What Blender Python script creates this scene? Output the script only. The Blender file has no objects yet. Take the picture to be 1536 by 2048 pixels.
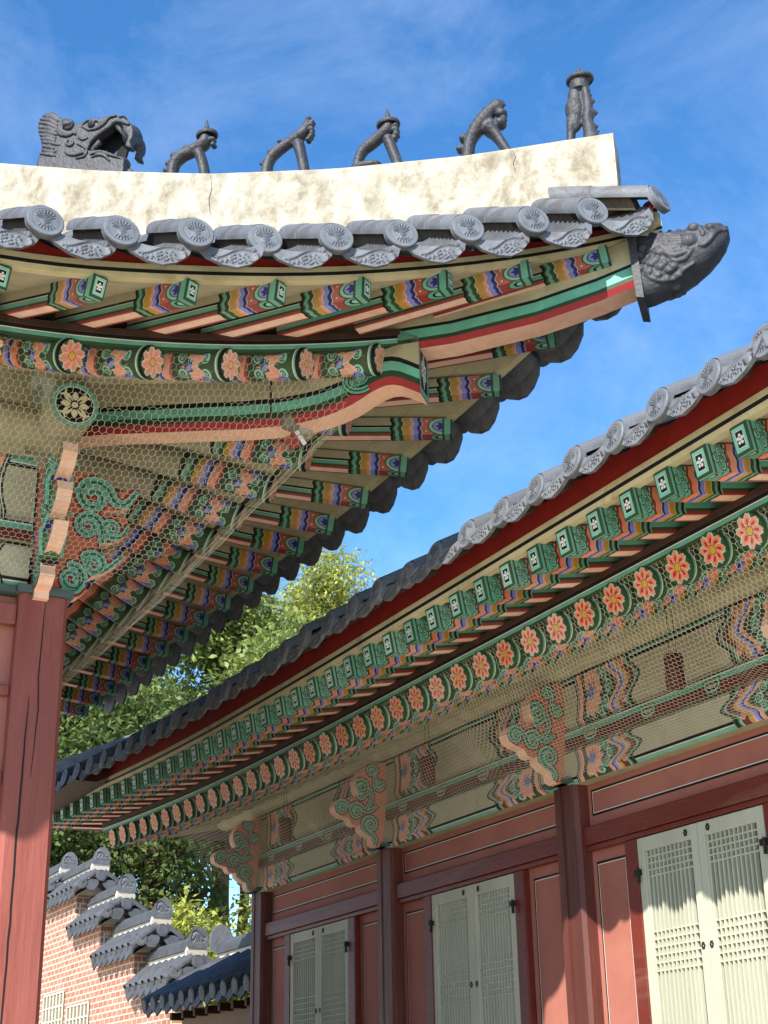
# A palace courtyard: the upturned eaves of two painted timber halls under a blue sky.
import bpy, bmesh, math, random
import numpy as np
from mathutils import Matrix, Vector, noise
C = bpy.context.scene.collection
SC = bpy.context.scene
# ---------------------------------------------------------------- camera, sky, sun, exposure
PITCH, ROLL, YAW, FPX = map(float, (math.radians(22.732), math.radians(-1.103), math.radians(28.545), 2938.0))
cam_d = bpy.data.cameras.new('camera'); cam = bpy.data.objects.new('camera', cam_d); C.objects.link(cam); SC.camera = cam
fw = Vector((math.sin(YAW)*math.cos(PITCH), math.cos(YAW)*math.cos(PITCH), math.sin(PITCH)))
r0 = Vector((math.cos(YAW), -math.sin(YAW), 0)); u0 = r0.cross(fw)
rt = math.cos(ROLL)*r0+math.sin(ROLL)*u0; up = -math.sin(ROLL)*r0+math.cos(ROLL)*u0
cam.matrix_world = Matrix(((rt.x, up.x, -fw.x, 0), (rt.y, up.y, -fw.y, 0), (rt.z, up.z, -fw.z, 0), (0, 0, 0, 1)))
cam_d.sensor_fit = 'VERTICAL'; cam_d.sensor_height = 24; cam_d.lens = 24*FPX/2048; cam_d.clip_start = .05; cam_d.clip_end = 900
SUN = Vector((1.19, 1.0, -1.20)).normalized()          # the way the sunlight travels
SUN_EL = math.asin(-SUN.z); SUN_AZ = math.atan2(-SUN.x, -SUN.y)
W = bpy.data.worlds.new('World'); SC.world = W; W.use_nodes = True
def world_nodes():
    n, l = W.node_tree.nodes, W.node_tree.links
    bg = n['Background']; sky = n.new('ShaderNodeTexSky'); sky.sky_type = 'NISHITA'; sky.sun_disc = False
    sky.sun_elevation = SUN_EL; sky.sun_rotation = SUN_AZ; sky.air_density = 1.0; sky.dust_density = .1; sky.ozone_density = 4.0; sky.altitude = 50
    tc = n.new('ShaderNodeTexCoord'); mp = n.new('ShaderNodeMapping'); mp.inputs['Scale'].default_value = (1.6, 1.6, 2.4); mp.inputs['Rotation'].default_value = (.3, .5, .2)
    n1 = n.new('ShaderNodeTexNoise'); n1.inputs['Scale'].default_value = 3.2; n1.inputs['Detail'].default_value = 7; n1.inputs['Roughness'].default_value = .66; n1.inputs['Distortion'].default_value = .35
    r1 = n.new('ShaderNodeValToRGB'); r1.color_ramp.elements[0].position = .42; r1.color_ramp.elements[1].position = .98
    m = n.new('ShaderNodeMath'); m.operation = 'MULTIPLY'; m.inputs[1].default_value = .15
    mix = n.new('ShaderNodeMixRGB'); mix.inputs[2].default_value = (9.0, 9.6, 10.4, 1)
    l.new(tc.outputs['Generated'], mp.inputs[0]); l.new(mp.outputs[0], n1.inputs[0]); l.new(n1.outputs[0], r1.inputs[0]); l.new(r1.outputs[0], m.inputs[0])
    hs = n.new('ShaderNodeHueSaturation'); hs.inputs['Saturation'].default_value = 1.22; hs.inputs['Hue'].default_value = .5; l.new(sky.outputs[0], hs.inputs['Color'])
    l.new(m.outputs[0], mix.inputs[0]); l.new(hs.outputs[0], mix.inputs[1]); l.new(mix.outputs[0], bg.inputs[0]); bg.inputs[1].default_value = .142
world_nodes()
sd = bpy.data.lights.new('sun', 'SUN'); sd.energy = 4.8; sd.angle = math.radians(.5); sd.color = (1.0, .95, .87)
sun = bpy.data.objects.new('sun', sd); C.objects.link(sun); sun.rotation_euler = SUN.to_track_quat('-Z', 'Y').to_euler(); sun.location = (-8, -10, 12)
SC.view_settings.view_transform = 'Standard'; SC.view_settings.look = 'None'; SC.view_settings.exposure = .95; SC.view_settings.gamma = 1
SC.cycles.max_bounces = 6; SC.cycles.diffuse_bounces = 4; SC.cycles.use_denoising = True
# ---------------------------------------------------------------- helpers
def lin(c):
    c = [v/255. for v in c[:3]]
    return tuple(v/12.92 if v <= .04045 else ((v+.055)/1.055)**2.4 for v in c)+(1,)
MATS = {}
def mat(name, col, rough=.7, var=.18, scale=6., bump=0., bscale=60., spec=.3, col2=None, mix=(.45, .62), detail=6, stretch=None, metal=0., dist=.6, tone=0.):
    """Principled surface whose colour wanders with object-space noise; col2: a second colour in patches (stains, wear)."""
    if name in MATS: return MATS[name]
    m = bpy.data.materials.new(name); m.use_nodes = True; n, l = m.node_tree.nodes, m.node_tree.links; b = n['Principled BSDF']
    b.inputs['Roughness'].default_value = rough; b.inputs['Specular IOR Level'].default_value = spec; b.inputs['Metallic'].default_value = metal
    tc = n.new('ShaderNodeTexCoord'); mp = n.new('ShaderNodeMapping'); l.new(tc.outputs['Object'], mp.inputs[0])
    if stretch: mp.inputs['Scale'].default_value = stretch
    nz = n.new('ShaderNodeTexNoise'); nz.inputs['Scale'].default_value = scale; nz.inputs['Detail'].default_value = detail; nz.inputs['Roughness'].default_value = .62; l.new(mp.outputs[0], nz.inputs[0])
    c = lin(col); rp = n.new('ShaderNodeValToRGB'); e = rp.color_ramp.elements
    e[0].position, e[1].position = .3, .7; e[0].color = tuple(v*(1-var) for v in c[:3])+(1,); e[1].color = tuple(min(1, v*(1+var)) for v in c[:3])+(1,)
    l.new(nz.outputs[0], rp.inputs[0]); out = rp.outputs[0]
    if col2 is not None:
        n2 = n.new('ShaderNodeTexNoise'); n2.inputs['Scale'].default_value = scale*.8; n2.inputs['Detail'].default_value = 9; n2.inputs['Roughness'].default_value = .7; n2.inputs['Distortion'].default_value = dist; l.new(mp.outputs[0], n2.inputs[0])
        r2 = n.new('ShaderNodeValToRGB'); r2.color_ramp.elements[0].position, r2.color_ramp.elements[1].position = mix; l.new(n2.outputs[0], r2.inputs[0])
        mx = n.new('ShaderNodeMixRGB'); l.new(r2.outputs[0], mx.inputs[0]); l.new(out, mx.inputs[1]); mx.inputs[2].default_value = lin(col2); out = mx.outputs[0]
    if tone:
        oi = n.new('ShaderNodeObjectInfo'); mr = n.new('ShaderNodeMapRange'); mr.inputs['To Min'].default_value = 1-tone; mr.inputs['To Max'].default_value = 1+tone; l.new(oi.outputs['Random'], mr.inputs['Value'])
        hv = n.new('ShaderNodeHueSaturation'); l.new(mr.outputs[0], hv.inputs['Value']); l.new(out, hv.inputs['Color']); out = hv.outputs[0]
    l.new(out, b.inputs['Base Color'])
    if bump:
        n3 = n.new('ShaderNodeTexNoise'); n3.inputs['Scale'].default_value = bscale; n3.inputs['Detail'].default_value = 5; l.new(mp.outputs[0], n3.inputs[0])
        bp = n.new('ShaderNodeBump'); bp.inputs['Strength'].default_value = min(1, bump); bp.inputs['Distance'].default_value = .01*max(1, bump); l.new(n3.outputs[0], bp.inputs['Height']); l.new(bp.outputs[0], b.inputs['Normal'])
    MATS[name] = m; return m
def canvas(name, a, data=False):
    h, w = a.shape[:2]; im = bpy.data.images.new(name, w, h, alpha=False, float_buffer=data)
    px = np.ones((h, w, 4), np.float32); px[..., :3] = a if a.ndim == 3 else a[..., None]
    im.colorspace_settings.name = 'Non-Color' if data else 'sRGB'
    im.pixels.foreach_set(px.ravel()); im.update(); im.pack(); return im
def painted(name, a, rough=.62, fade=.22, grain=None, dirt=(.60, .72)):
    """Paint on old timber: the drawing above, worn by noise."""
    m = bpy.data.materials.new(name); m.use_nodes = True; n, l = m.node_tree.nodes, m.node_tree.links; b = n['Principled BSDF']
    b.inputs['Roughness'].default_value = rough; b.inputs['Specular IOR Level'].default_value = .25
    t = n.new('ShaderNodeTexImage'); t.image = canvas(name, a); t.extension = 'EXTEND'
    uv = n.new('ShaderNodeUVMap'); l.new(uv.outputs[0], t.inputs[0])
    tc = n.new('ShaderNodeTexCoord'); oi = n.new('ShaderNodeObjectInfo'); ad = n.new('ShaderNodeVectorMath'); l.new(tc.outputs['Object'], ad.inputs[0])
    sc = n.new('ShaderNodeVectorMath'); sc.operation = 'SCALE'; sc.inputs['Scale'].default_value = 9.; cb = n.new('ShaderNodeCombineXYZ'); [l.new(oi.outputs['Random'], cb.inputs[i]) for i in range(3)]; l.new(cb.outputs[0], sc.inputs[0]); l.new(sc.outputs[0], ad.inputs[1])
    nz = n.new('ShaderNodeTexNoise'); nz.inputs['Scale'].default_value = 9.; nz.inputs['Detail'].default_value = 8; nz.inputs['Roughness'].default_value = .7; l.new(ad.outputs[0], nz.inputs[0])
    rp = n.new('ShaderNodeValToRGB'); e = rp.color_ramp.elements; e[0].position, e[1].position = .28, .68; e[0].color = (1-fade, 1-fade, 1-fade*1.1, 1); e[1].color = (1.04, 1.03, 1.0, 1); l.new(nz.outputs[0], rp.inputs[0])
    mx = n.new('ShaderNodeMixRGB'); mx.blend_type = 'MULTIPLY'; mx.inputs[0].default_value = 1; l.new(t.outputs[0], mx.inputs[1]); l.new(rp.outputs[0], mx.inputs[2])
    n2 = n.new('ShaderNodeTexNoise'); n2.inputs['Scale'].default_value = 16.; n2.inputs['Detail'].default_value = 10; n2.inputs['Roughness'].default_value = .75; l.new(ad.outputs[0], n2.inputs[0])
    r2 = n.new('ShaderNodeValToRGB'); r2.color_ramp.elements[0].position, r2.color_ramp.elements[1].position = dirt; r2.color_ramp.elements[1].color = (.6, .6, .6, 1); l.new(n2.outputs[0], r2.inputs[0])
    m2 = n.new('ShaderNodeMixRGB'); l.new(r2.outputs[0], m2.inputs[0]); l.new(mx.outputs[0], m2.inputs[1]); m2.inputs[2].default_value = lin((160, 148, 118))
    mr = n.new('ShaderNodeMapRange'); mr.inputs['To Min'].default_value = .84; mr.inputs['To Max'].default_value = 1.1; l.new(oi.outputs['Random'], mr.inputs['Value']); hv = n.new('ShaderNodeHueSaturation'); l.new(mr.outputs[0], hv.inputs['Value']); l.new(m2.outputs[0], hv.inputs['Color'])
    m3 = n.new('ShaderNodeMath'); m3.operation = 'MULTIPLY_ADD'; m3.inputs[1].default_value = -.22; m3.inputs[2].default_value = 1.02; l.new(oi.outputs['Random'], m3.inputs[0]); l.new(m3.outputs[0], hv.inputs['Saturation']); l.new(hv.outputs[0], b.inputs['Base Color'])
    bp = n.new('ShaderNodeBump'); bp.inputs['Strength'].default_value = .25; bp.inputs['Distance'].default_value = .004; l.new(n2.outputs[0], bp.inputs['Height']); l.new(bp.outputs[0], b.inputs['Normal'])
    MATS[name] = m; return m
def relief(name, hgt, col, dist=.012):
    m = bpy.data.materials.new(name); m.use_nodes = True; n, l = m.node_tree.nodes, m.node_tree.links; b = n['Principled BSDF']; b.inputs['Roughness'].default_value = .6; b.inputs['Specular IOR Level'].default_value = .35
    t = n.new('ShaderNodeTexImage'); t.image = canvas(name, hgt, True); t.extension = 'EXTEND'; uv = n.new('ShaderNodeUVMap'); l.new(uv.outputs[0], t.inputs[0])
    bp = n.new('ShaderNodeBump'); bp.inputs['Strength'].default_value = 1; bp.inputs['Distance'].default_value = dist; l.new(t.outputs[0], bp.inputs['Height']); l.new(bp.outputs[0], b.inputs['Normal'])
    tc = n.new('ShaderNodeTexCoord'); oi = n.new('ShaderNodeObjectInfo'); nz = n.new('ShaderNodeTexNoise'); nz.noise_dimensions = '4D'; nz.inputs['Scale'].default_value = 14; nz.inputs['Detail'].default_value = 8; l.new(tc.outputs['Object'], nz.inputs[0])
    mm = n.new('ShaderNodeMath'); mm.operation = 'MULTIPLY'; mm.inputs[1].default_value = 40; l.new(oi.outputs['Random'], mm.inputs[0]); l.new(mm.outputs[0], nz.inputs['W'])
    rp = n.new('ShaderNodeValToRGB'); e = rp.color_ramp.elements; c = lin(col); e[0].position, e[1].position = .3, .72; e[0].color = tuple(v*.72 for v in c[:3])+(1,); e[1].color = tuple(v*1.25 for v in c[:3])+(1,); l.new(nz.outputs[0], rp.inputs[0]); l.new(rp.outputs[0], b.inputs['Base Color'])
    MATS[name] = m; return m
class MB:
    """Collects faces with uvs and material slots; build() links them as one mesh object."""
    def __init__(s): s.v, s.f, s.m, s.uv, s.mats = [], [], [], [], []
    def slot(s, m):
        if m not in s.mats: s.mats.append(m)
        return s.mats.index(m)
    def face(s, pts, m, uv=None):
        i = len(s.v); s.v += [tuple(p) for p in pts]; s.f.append(tuple(range(i, i+len(pts)))); s.m.append(s.slot(m)); s.uv.append(uv or [(p[0], p[1]) for p in pts])
    def mesh(s, vs, fs, m, uvs=None):
        i = len(s.v); k = s.slot(m); s.v += [tuple(p) for p in vs]
        for q, f in enumerate(fs):
            s.f.append(tuple(i+j for j in f)); s.m.append(k); s.uv.append(uvs[q] if uvs else [(0, 0)]*len(f))
    def box(s, lo, hi, m, M=None):
        x0, y0, z0 = lo; x1, y1, z1 = hi
        vs = [Vector(p) for p in ((x0, y0, z0), (x1, y0, z0), (x1, y1, z0), (x0, y1, z0), (x0, y0, z1), (x1, y0, z1), (x1, y1, z1), (x0, y1, z1))]
        if M is not None: vs = [M @ v for v in vs]
        s.mesh(vs, [(0, 3, 2, 1), (4, 5, 6, 7), (0, 1, 5, 4), (1, 2, 6, 5), (2, 3, 7, 6), (3, 0, 4, 7)], m)
    def tube(s, pts, rad, m, n=8, cap=True, squash=1.):
        pts = [Vector(p) for p in pts]; rad = rad if isinstance(rad, (list, tuple)) else [rad]*len(pts); vs, fs = [], []
        t0 = (pts[1]-pts[0]).normalized(); a = Vector((0, 0, 1)) if abs(t0.z) < .9 else Vector((1, 0, 0)); a = (a-t0*a.dot(t0)).normalized()
        for i, p in enumerate(pts):
            t = (pts[min(i+1, len(pts)-1)]-pts[max(i-1, 0)]).normalized(); a = (a-t*a.dot(t)).normalized(); b = t.cross(a)
            for k in range(n):
                q = 2*math.pi*k/n; vs.append(p+rad[i]*(math.cos(q)*a+math.sin(q)*b*squash))
        for i in range(len(pts)-1):
            for k in range(n): fs.append((i*n+k, i*n+(k+1) % n, (i+1)*n+(k+1) % n, (i+1)*n+k))
        if cap: fs += [tuple(range(n))[::-1], tuple((len(pts)-1)*n+k for k in range(n))]
        s.mesh(vs, fs, m)
    def ball(s, c, r, m, nu=12, nv=8, M=None):
        r = r if isinstance(r, (list, tuple)) else (r, r, r); vs, fs = [], []
        for j in range(nv+1):
            for i in range(nu):
                a, b = 2*math.pi*i/nu, math.pi*j/nv; p = Vector((r[0]*math.sin(b)*math.cos(a), r[1]*math.sin(b)*math.sin(a), r[2]*math.cos(b)))
                vs.append((M @ p if M is not None else p)+Vector(c))
        for j in range(nv):
            for i in range(nu): fs.append((j*nu+i, (j+1)*nu+i, (j+1)*nu+(i+1) % nu, j*nu+(i+1) % nu))
        s.mesh(vs, fs, m)
    def plate(s, out, thick, F, m, mside=None, uvf=None, mback=None):
        """An outline in (a, b) given a thickness along c; F(a, b, c) -> point."""
        n = len(out); mside = mside or m
        for c in (-thick/2, thick/2):
            o = out if c > 0 else out[::-1]
            s.face([F(a, b, c) for a, b in o], m if c > 0 or mback is None else mback, [uvf(a, b) for a, b in o] if uvf else None)
        for i in range(n):
            (a0, b0), (a1, b1) = out[i], out[(i+1) % n]
            s.face([F(a0, b0, -thick/2), F(a1, b1, -thick/2), F(a1, b1, thick/2), F(a0, b0, thick/2)], mside)
    def data(s, name, smooth=False, merge=False, angle=40):
        me = bpy.data.meshes.new(name); me.from_pydata(s.v, [], s.f); me.update()
        for m in s.mats: me.materials.append(m)
        me.polygons.foreach_set('material_index', s.m)
        uv = me.uv_layers.new(name='UVMap'); uv.data.foreach_set('uv', np.array([c for f in s.uv for c in f], np.float32).ravel())
        bm = bmesh.new(); bm.from_mesh(me)
        if merge: bmesh.ops.remove_doubles(bm, verts=bm.verts, dist=1e-5)
        bmesh.ops.recalc_face_normals(bm, faces=bm.faces)
        if smooth:
            for f in bm.faces: f.smooth = True
            for e in bm.edges:
                if len(e.link_faces) == 2 and e.calc_face_angle(0) > math.radians(angle): e.smooth = False
        bm.to_mesh(me); bm.free(); return me
    def build(s, name, parent=None, smooth=False, merge=False, M=None, angle=40, bevel=0):
        o = bpy.data.objects.new(name, s.data(name, smooth, merge, angle)); C.objects.link(o)
        if M is not None: o.matrix_world = M
        if parent is not None: adopt(o, parent)
        if bevel:
            b = o.modifiers.new('edge', 'BEVEL'); b.width = bevel; b.segments = 2; b.limit_method = 'ANGLE'; b.angle_limit = math.radians(50)
        return o
def world_of(o): return o.matrix_basis.copy() if o.parent is None else world_of(o.parent) @ o.matrix_parent_inverse @ o.matrix_basis
def adopt(o, parent):
    o.parent = parent; o.matrix_parent_inverse = world_of(parent).inverted()
def instance(src, M, parent):
    o = src.copy(); C.objects.link(o); o.matrix_basis = M
    adopt(o, parent); return o
def tag(o, label=None, cat=None, group=None, kind=None):
    for k, v in (('label', label), ('category', cat), ('group', group), ('kind', kind)):
        if v: o[k] = v
    return o
def thing(name, loc, label, cat, group=None):
    o = bpy.data.objects.new(name, None); C.objects.link(o); o.location = loc; o.matrix_basis = Matrix.Translation(loc); o.empty_display_size = .2
    return tag(o, label, cat, group)
def frame(o, x, y):
    """Matrix with columns x, y (orthogonalised) and their cross product, at o."""
    x = Vector(x).normalized(); y = Vector(y); y = (y-x*y.dot(x)).normalized(); z = x.cross(y)
    return Matrix(((x.x, y.x, z.x, o[0]), (x.y, y.y, z.y, o[1]), (x.z, y.z, z.z, o[2]), (0, 0, 0, 1)))
# ---------------------------------------------------------------- painted decoration (drawn here, pixel by pixel, from shapes)
TEAL=(104,172,146); DGREEN=(56,82,50); BLACK=(22,20,20); ORANGE=(232,140,102); PINK=(240,192,162); RED=(156,50,42)
BLUE=(132,140,208); NAVY=(42,42,126); OCHRE=(190,146,44); OLIVE=(176,167,134); BROWN=(80,56,42); WHITE=(232,228,212)
YEL=(214,166,44); MAROON=(108,42,36); LTEAL=(134,198,172)
class Paint:
    """A small drawing board measured in metres, x to the right and y upwards."""
    def __init__(s, w, h, ppm, base):
        s.w, s.h, s.k = w, h, ppm*2
        s.W, s.H = max(4, int(round(w*ppm)))*2, max(4, int(round(h*ppm)))*2
        s.X, s.Y = np.meshgrid((np.arange(s.W)+.5)/s.W*w, (np.arange(s.H)+.5)/s.H*h)
        s.a = np.empty((s.H, s.W, 3), np.float32); s.a[:] = np.array(base)/255.
    def put(s, m, c, box=None):
        v = s.a if box is None else s.a[box]
        v[m] = np.array(c, np.float32)/255.
    def box(s, x0, x1, y0, y1, p=0.):
        i0 = max(0, int((x0-p)/s.w*s.W)); i1 = min(s.W, int((x1+p)/s.w*s.W)+2)
        j0 = max(0, int((y0-p)/s.h*s.H)); j1 = min(s.H, int((y1+p)/s.h*s.H)+2)
        return (slice(j0, max(j0, j1)), slice(i0, max(i0, i1)))
    def rect(s, x0, x1, y0, y1, c): s.put((s.X >= x0) & (s.X <= x1) & (s.Y >= y0) & (s.Y <= y1), c)
    def disc(s, x, y, r, c, ry=None):
        ry = ry or r; b = s.box(x-r, x+r, y-ry, y+ry, .005)
        s.put(((s.X[b]-x)/r)**2+((s.Y[b]-y)/ry)**2 <= 1, c, b)
    def ring(s, x, y, r, w, c):
        b = s.box(x-r, x+r, y-r, y+r, .005); d = np.hypot(s.X[b]-x, s.Y[b]-y)
        s.put((d <= r) & (d >= r-w), c, b)
    def poly(s, pts, c):
        P = np.array(pts); b = s.box(P[:, 0].min(), P[:, 0].max(), P[:, 1].min(), P[:, 1].max(), .005)
        X, Y = s.X[b], s.Y[b]; ins = np.zeros(X.shape, bool); n = len(P)
        for i in range(n):
            x0, y0 = P[i]; x1, y1 = P[(i+1) % n]
            if y0 == y1: continue
            ins ^= ((Y < y0) != (Y < y1)) & (X < (x1-x0)*(Y-y0)/(y1-y0)+x0)
        s.put(ins, c, b)
    def line(s, pts, w, c, w2=None):
        n = len(pts)-1
        for i in range(n):
            (x0, y0), (x1, y1) = pts[i], pts[i+1]
            r0 = w/2 if w2 is None else (w+(w2-w)*i/n)/2
            b = s.box(min(x0, x1)-r0, max(x0, x1)+r0, min(y0, y1)-r0, max(y0, y1)+r0, .002)
            X, Y = s.X[b], s.Y[b]; dx, dy = x1-x0, y1-y0
            t = np.clip(((X-x0)*dx+(Y-y0)*dy)/max(dx*dx+dy*dy, 1e-9), 0, 1)
            s.put(np.hypot(X-x0-t*dx, Y-y0-t*dy) <= r0, c, b)
    def spiral(s, x, y, r, turns, a0, w, c, sg=1, edge=None, ew=.004):
        pts = []
        for i in range(int(turns*18)+1):
            t = i/(turns*18); q = r*(1-.86*t); a = a0+sg*t*turns*2*math.pi
            pts.append((x+q*math.cos(a), y+q*math.sin(a)))
        if edge: s.line(pts, w+2*ew, edge, w*.6+2*ew)
        s.line(pts, w, c, w*.6)
        return pts
    def petal(s, x, y, a, l, w, c, edge=None, ew=.003):
        for gl, col in ((ew, edge), (0, c)):
            if col is None: continue
            L, Wd = l+gl*2, w+gl*2; b = s.box(x-L, x+L, y-L, y+L, .004)
            X, Y = s.X[b]-x, s.Y[b]-y
            u = X*math.cos(a)+Y*math.sin(a)+gl; v = -X*math.sin(a)+Y*math.cos(a)
            t = np.clip(u/L, 0, 1)
            s.put((u > 0) & (u < L) & (np.abs(v) < Wd/2*np.sin(np.pi*t**.8)**.8), col, b)
    def bands(s, x0, seq, wig=0., per=.05, chev=0.):
        off = wig*np.sin(s.Y/per*2*np.pi)+chev*np.abs(s.Y-s.h/2)/(s.h/2)
        x = x0
        for wd, c in seq:
            s.put((s.X >= x+off) & (s.X < x+wd+off), c); x += wd
        return x
    def done(s):
        a = s.a; return (a[0::2, 0::2]+a[1::2, 0::2]+a[0::2, 1::2]+a[1::2, 1::2])/4

def lotus(p, x, y, r, a, cols=(ORANGE, RED), spir=True):
    for d in (-.95, .95, -.45, .45, 0):
        p.petal(x, y, a+d, r, r*.5, cols[0], WHITE, .003)
        p.petal(x+r*.1*math.cos(a+d), y+r*.1*math.sin(a+d), a+d, r*.5, r*.22, cols[1])
    if spir:
        p.disc(x, y, r*.32, BLUE); p.spiral(x, y, r*.24, 1.4, a, .008, NAVY)
def pt_fly_side(kind):
    L, h = 1.0, .15; p = Paint(L, h, 520, OLIVE)
    p.rect(0, L, .066, .082, BLACK); p.rect(0, L, .030, .064, TEAL); p.rect(0, L, .0605, .064, WHITE); p.rect(0, L, .014, .030, DGREEN); p.rect(0, L, 0, .014, RED)
    if kind == 0:
        p.rect(.62, L, 0, h, RED)
        e = p.bands(.612, [(.014, BLACK), (.012, DGREEN), (.022, TEAL), (.026, DGREEN), (.004, WHITE), (.042, OCHRE), (.018, ORANGE), (.004, WHITE), (.03, BLUE), (.022, NAVY), (.004, WHITE), (.07, (186, 92, 70)), (.05, RED)], .006, .075)
        for y in (.03, .12): p.disc(.838, y, .006, WHITE)
        p.disc(.945, .075, .098, DGREEN, .078); p.disc(.945, .075, .09, LTEAL, .072); p.disc(.945, .075, .07, DGREEN, .054); p.disc(.945, .075, .062, BLUE, .049)
        for a in (2.2, 3.14, 4.08): p.petal(.94, .075, a, .045, .026, NAVY)
        p.rect(.938, .952, 0, h, DGREEN); p.rect(.952, .99, 0, h, TEAL); p.rect(.99, L, 0, h, DGREEN)
    else:
        p.rect(.55, L, 0, h, TEAL)
        p.bands(.56, [(.016, BLACK), (.012, BROWN), (.022, TEAL), (.03, DGREEN), (.004, WHITE), (.04, OCHRE), (.018, ORANGE), (.004, WHITE), (.036, BLUE), (.02, NAVY), (.004, WHITE), (.05, ORANGE), (.022, RED), (.004, WHITE)], .007, .08)
        xs = p.X+.012*np.sin(p.Y/.05*2*np.pi); p.put((xs > .835) & (xs < .852), DGREEN)
        for cx, cy, r, sg in ((.885, .115, .026, 1), (.885, .04, .028, -1), (.925, .078, .024, 1), (.862, .078, .02, -1)):
            p.disc(cx, cy, r+.006, DGREEN); p.disc(cx, cy, r, LTEAL); p.spiral(cx, cy, r*.72, 1.5, 1., .007, DGREEN, sg)
        p.rect(.948, .958, 0, h, DGREEN); p.rect(.958, .964, 0, h, BROWN); p.rect(.964, .986, 0, h, TEAL); p.rect(.986, L, 0, h, DGREEN)
    return p.done()
def pt_fly_bottom(kind):
    L, h = 1.0, .11; p = Paint(L, h, 520, PINK)
    p.rect(0, L, 0, .018, RED); p.rect(0, L, h-.018, h, RED); p.rect(0, L, .018, .022, WHITE); p.rect(0, L, h-.022, h-.018, WHITE)
    p.rect(0, L, .052, .058, (240, 205, 180))
    x0 = .612 if kind == 0 else .56
    p.rect(x0, L, 0, h, TEAL)
    p.bands(x0, [(.014, BLACK), (.016, DGREEN), (.024, TEAL), (.026, DGREEN), (.04, OCHRE), (.018, ORANGE), (.004, WHITE), (.032, BLUE), (.022, NAVY), (.004, WHITE), (.06, RED if kind == 0 else ORANGE), (.02, RED)], .003, .055)
    p.disc(.92, h/2, .06, DGREEN); p.disc(.92, h/2, .052, TEAL); p.disc(.93, h/2, .036, BLACK); p.disc(.935, h/2, .026, LTEAL); p.rect(.955, .985, 0, h, TEAL); p.rect(.94, .955, 0, h, DGREEN); p.rect(.985, L, 0, h, DGREEN)
    return p.done()
def pt_fly_end():
    w, h = .11, .15; p = Paint(w, h, 900, DGREEN); p.rect(.008, w-.008, .008, h-.008, LTEAL); p.rect(.026, w-.026, .028, h-.028, WHITE); p.rect(.029, w-.029, .031, h-.031, BLACK)
    p.disc(w/2, h/2, .0095, WHITE)
    for i in range(5):
        a = math.pi/2+i*2*math.pi/5; p.disc(w/2+.0175*math.cos(a), h/2+.0215*math.sin(a), .0098, WHITE)
    return p.done()
def pt_rafter(kind):
    L, h = .8, .53; p = Paint(L, h, 420, OLIVE); m = h/2
    x1 = .17 if kind == 0 else .24
    p.rect(x1, L, 0, h, DGREEN)
    p.bands(x1, [(.014, BLACK), (.012, OLIVE), (.03, TEAL), (.03, DGREEN), (.036, OCHRE), (.02, ORANGE), (.004, WHITE), (.034, BLUE), (.022, NAVY), (.004, WHITE), (.05, ORANGE), (.02, RED)], .005, .13, .05)
    rnd = random.Random(3)
    for i in range(6):
        y = .044+i*h/6
        for cx, sg in ((.53, 1), (.615, -1), (.69, 1)):
            yy = y+(.03 if sg < 0 else 0)
            p.disc(cx, yy, .036, DGREEN); p.disc(cx, yy, .031, LTEAL); p.spiral(cx, yy, .022, 1.5, i+cx*9, .008, DGREEN, sg)
        p.petal(.55, y+.05, 2.6, .05, .03, ORANGE); p.disc(.575, y+.02, .006, WHITE)
    for yc in (m, m-.18, m+.18):
        lotus(p, .675, yc, .115, math.pi, (ORANGE, RED))
        p.petal(.60, yc+.085, 2.5, .06, .03, BLUE); p.petal(.60, yc-.085, 3.7, .06, .03, NAVY)
    p.rect(.758, .764, 0, h, WHITE); p.rect(.764, .776, 0, h, TEAL); p.rect(.776, L, 0, h, BLACK if kind == 0 else DGREEN)
    return p.done()
def pt_flower(kind):
    w = .18; p = Paint(w, w, 900, DGREEN); c = w/2
    p.disc(c, c, .088, BLACK); p.disc(c, c, .084, DGREEN)
    for i in range(8): p.petal(c, c, (i+.5)*math.pi/4, .083, .035, LTEAL, WHITE, .002)
    n = 8
    for i in range(n):
        a = i*2*math.pi/n+.2; q = (c+.012*math.cos(a), c+.012*math.sin(a)); p.petal(q[0], q[1], a, .070, .047, (226, 138, 106) if kind == 0 else ORANGE, WHITE, .0025)
        if kind: p.petal(c+.026*math.cos(a), c+.026*math.sin(a), a, .034, .02, (190, 48, 38))
        else: p.line([(c+.03*math.cos(a), c+.03*math.sin(a)), (c+.062*math.cos(a), c+.062*math.sin(a))], .003, (196, 100, 74))
    p.disc(c, c, .023, BROWN); p.disc(c, c, .020, YEL)
    return p.done()
def pt_soffit():
    w, h = .5, 1.; p = Paint(w, h, 300, OLIVE)          # y = 0 at the rafter line
    for r, c in ((.15, BLACK), (.14, OCHRE), (.132, DGREEN), (.118, LTEAL), (.10, DGREEN), (.085, TEAL), (.06, DGREEN)): p.disc(w/2, 0, r*.95, c, r*1.15)
    for sx in (-1, 1): p.spiral(w/2+sx*.045, .045, .04, 1.4, 0, .012, LTEAL, sx)
    p.disc(w/2, .02, .022, RED); p.disc(w/2, .125, .007, WHITE)
    for i in range(5): p.rect(0, w, .3+i*.17, .302+i*.17, (112, 104, 80))
    return p.done()
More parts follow.
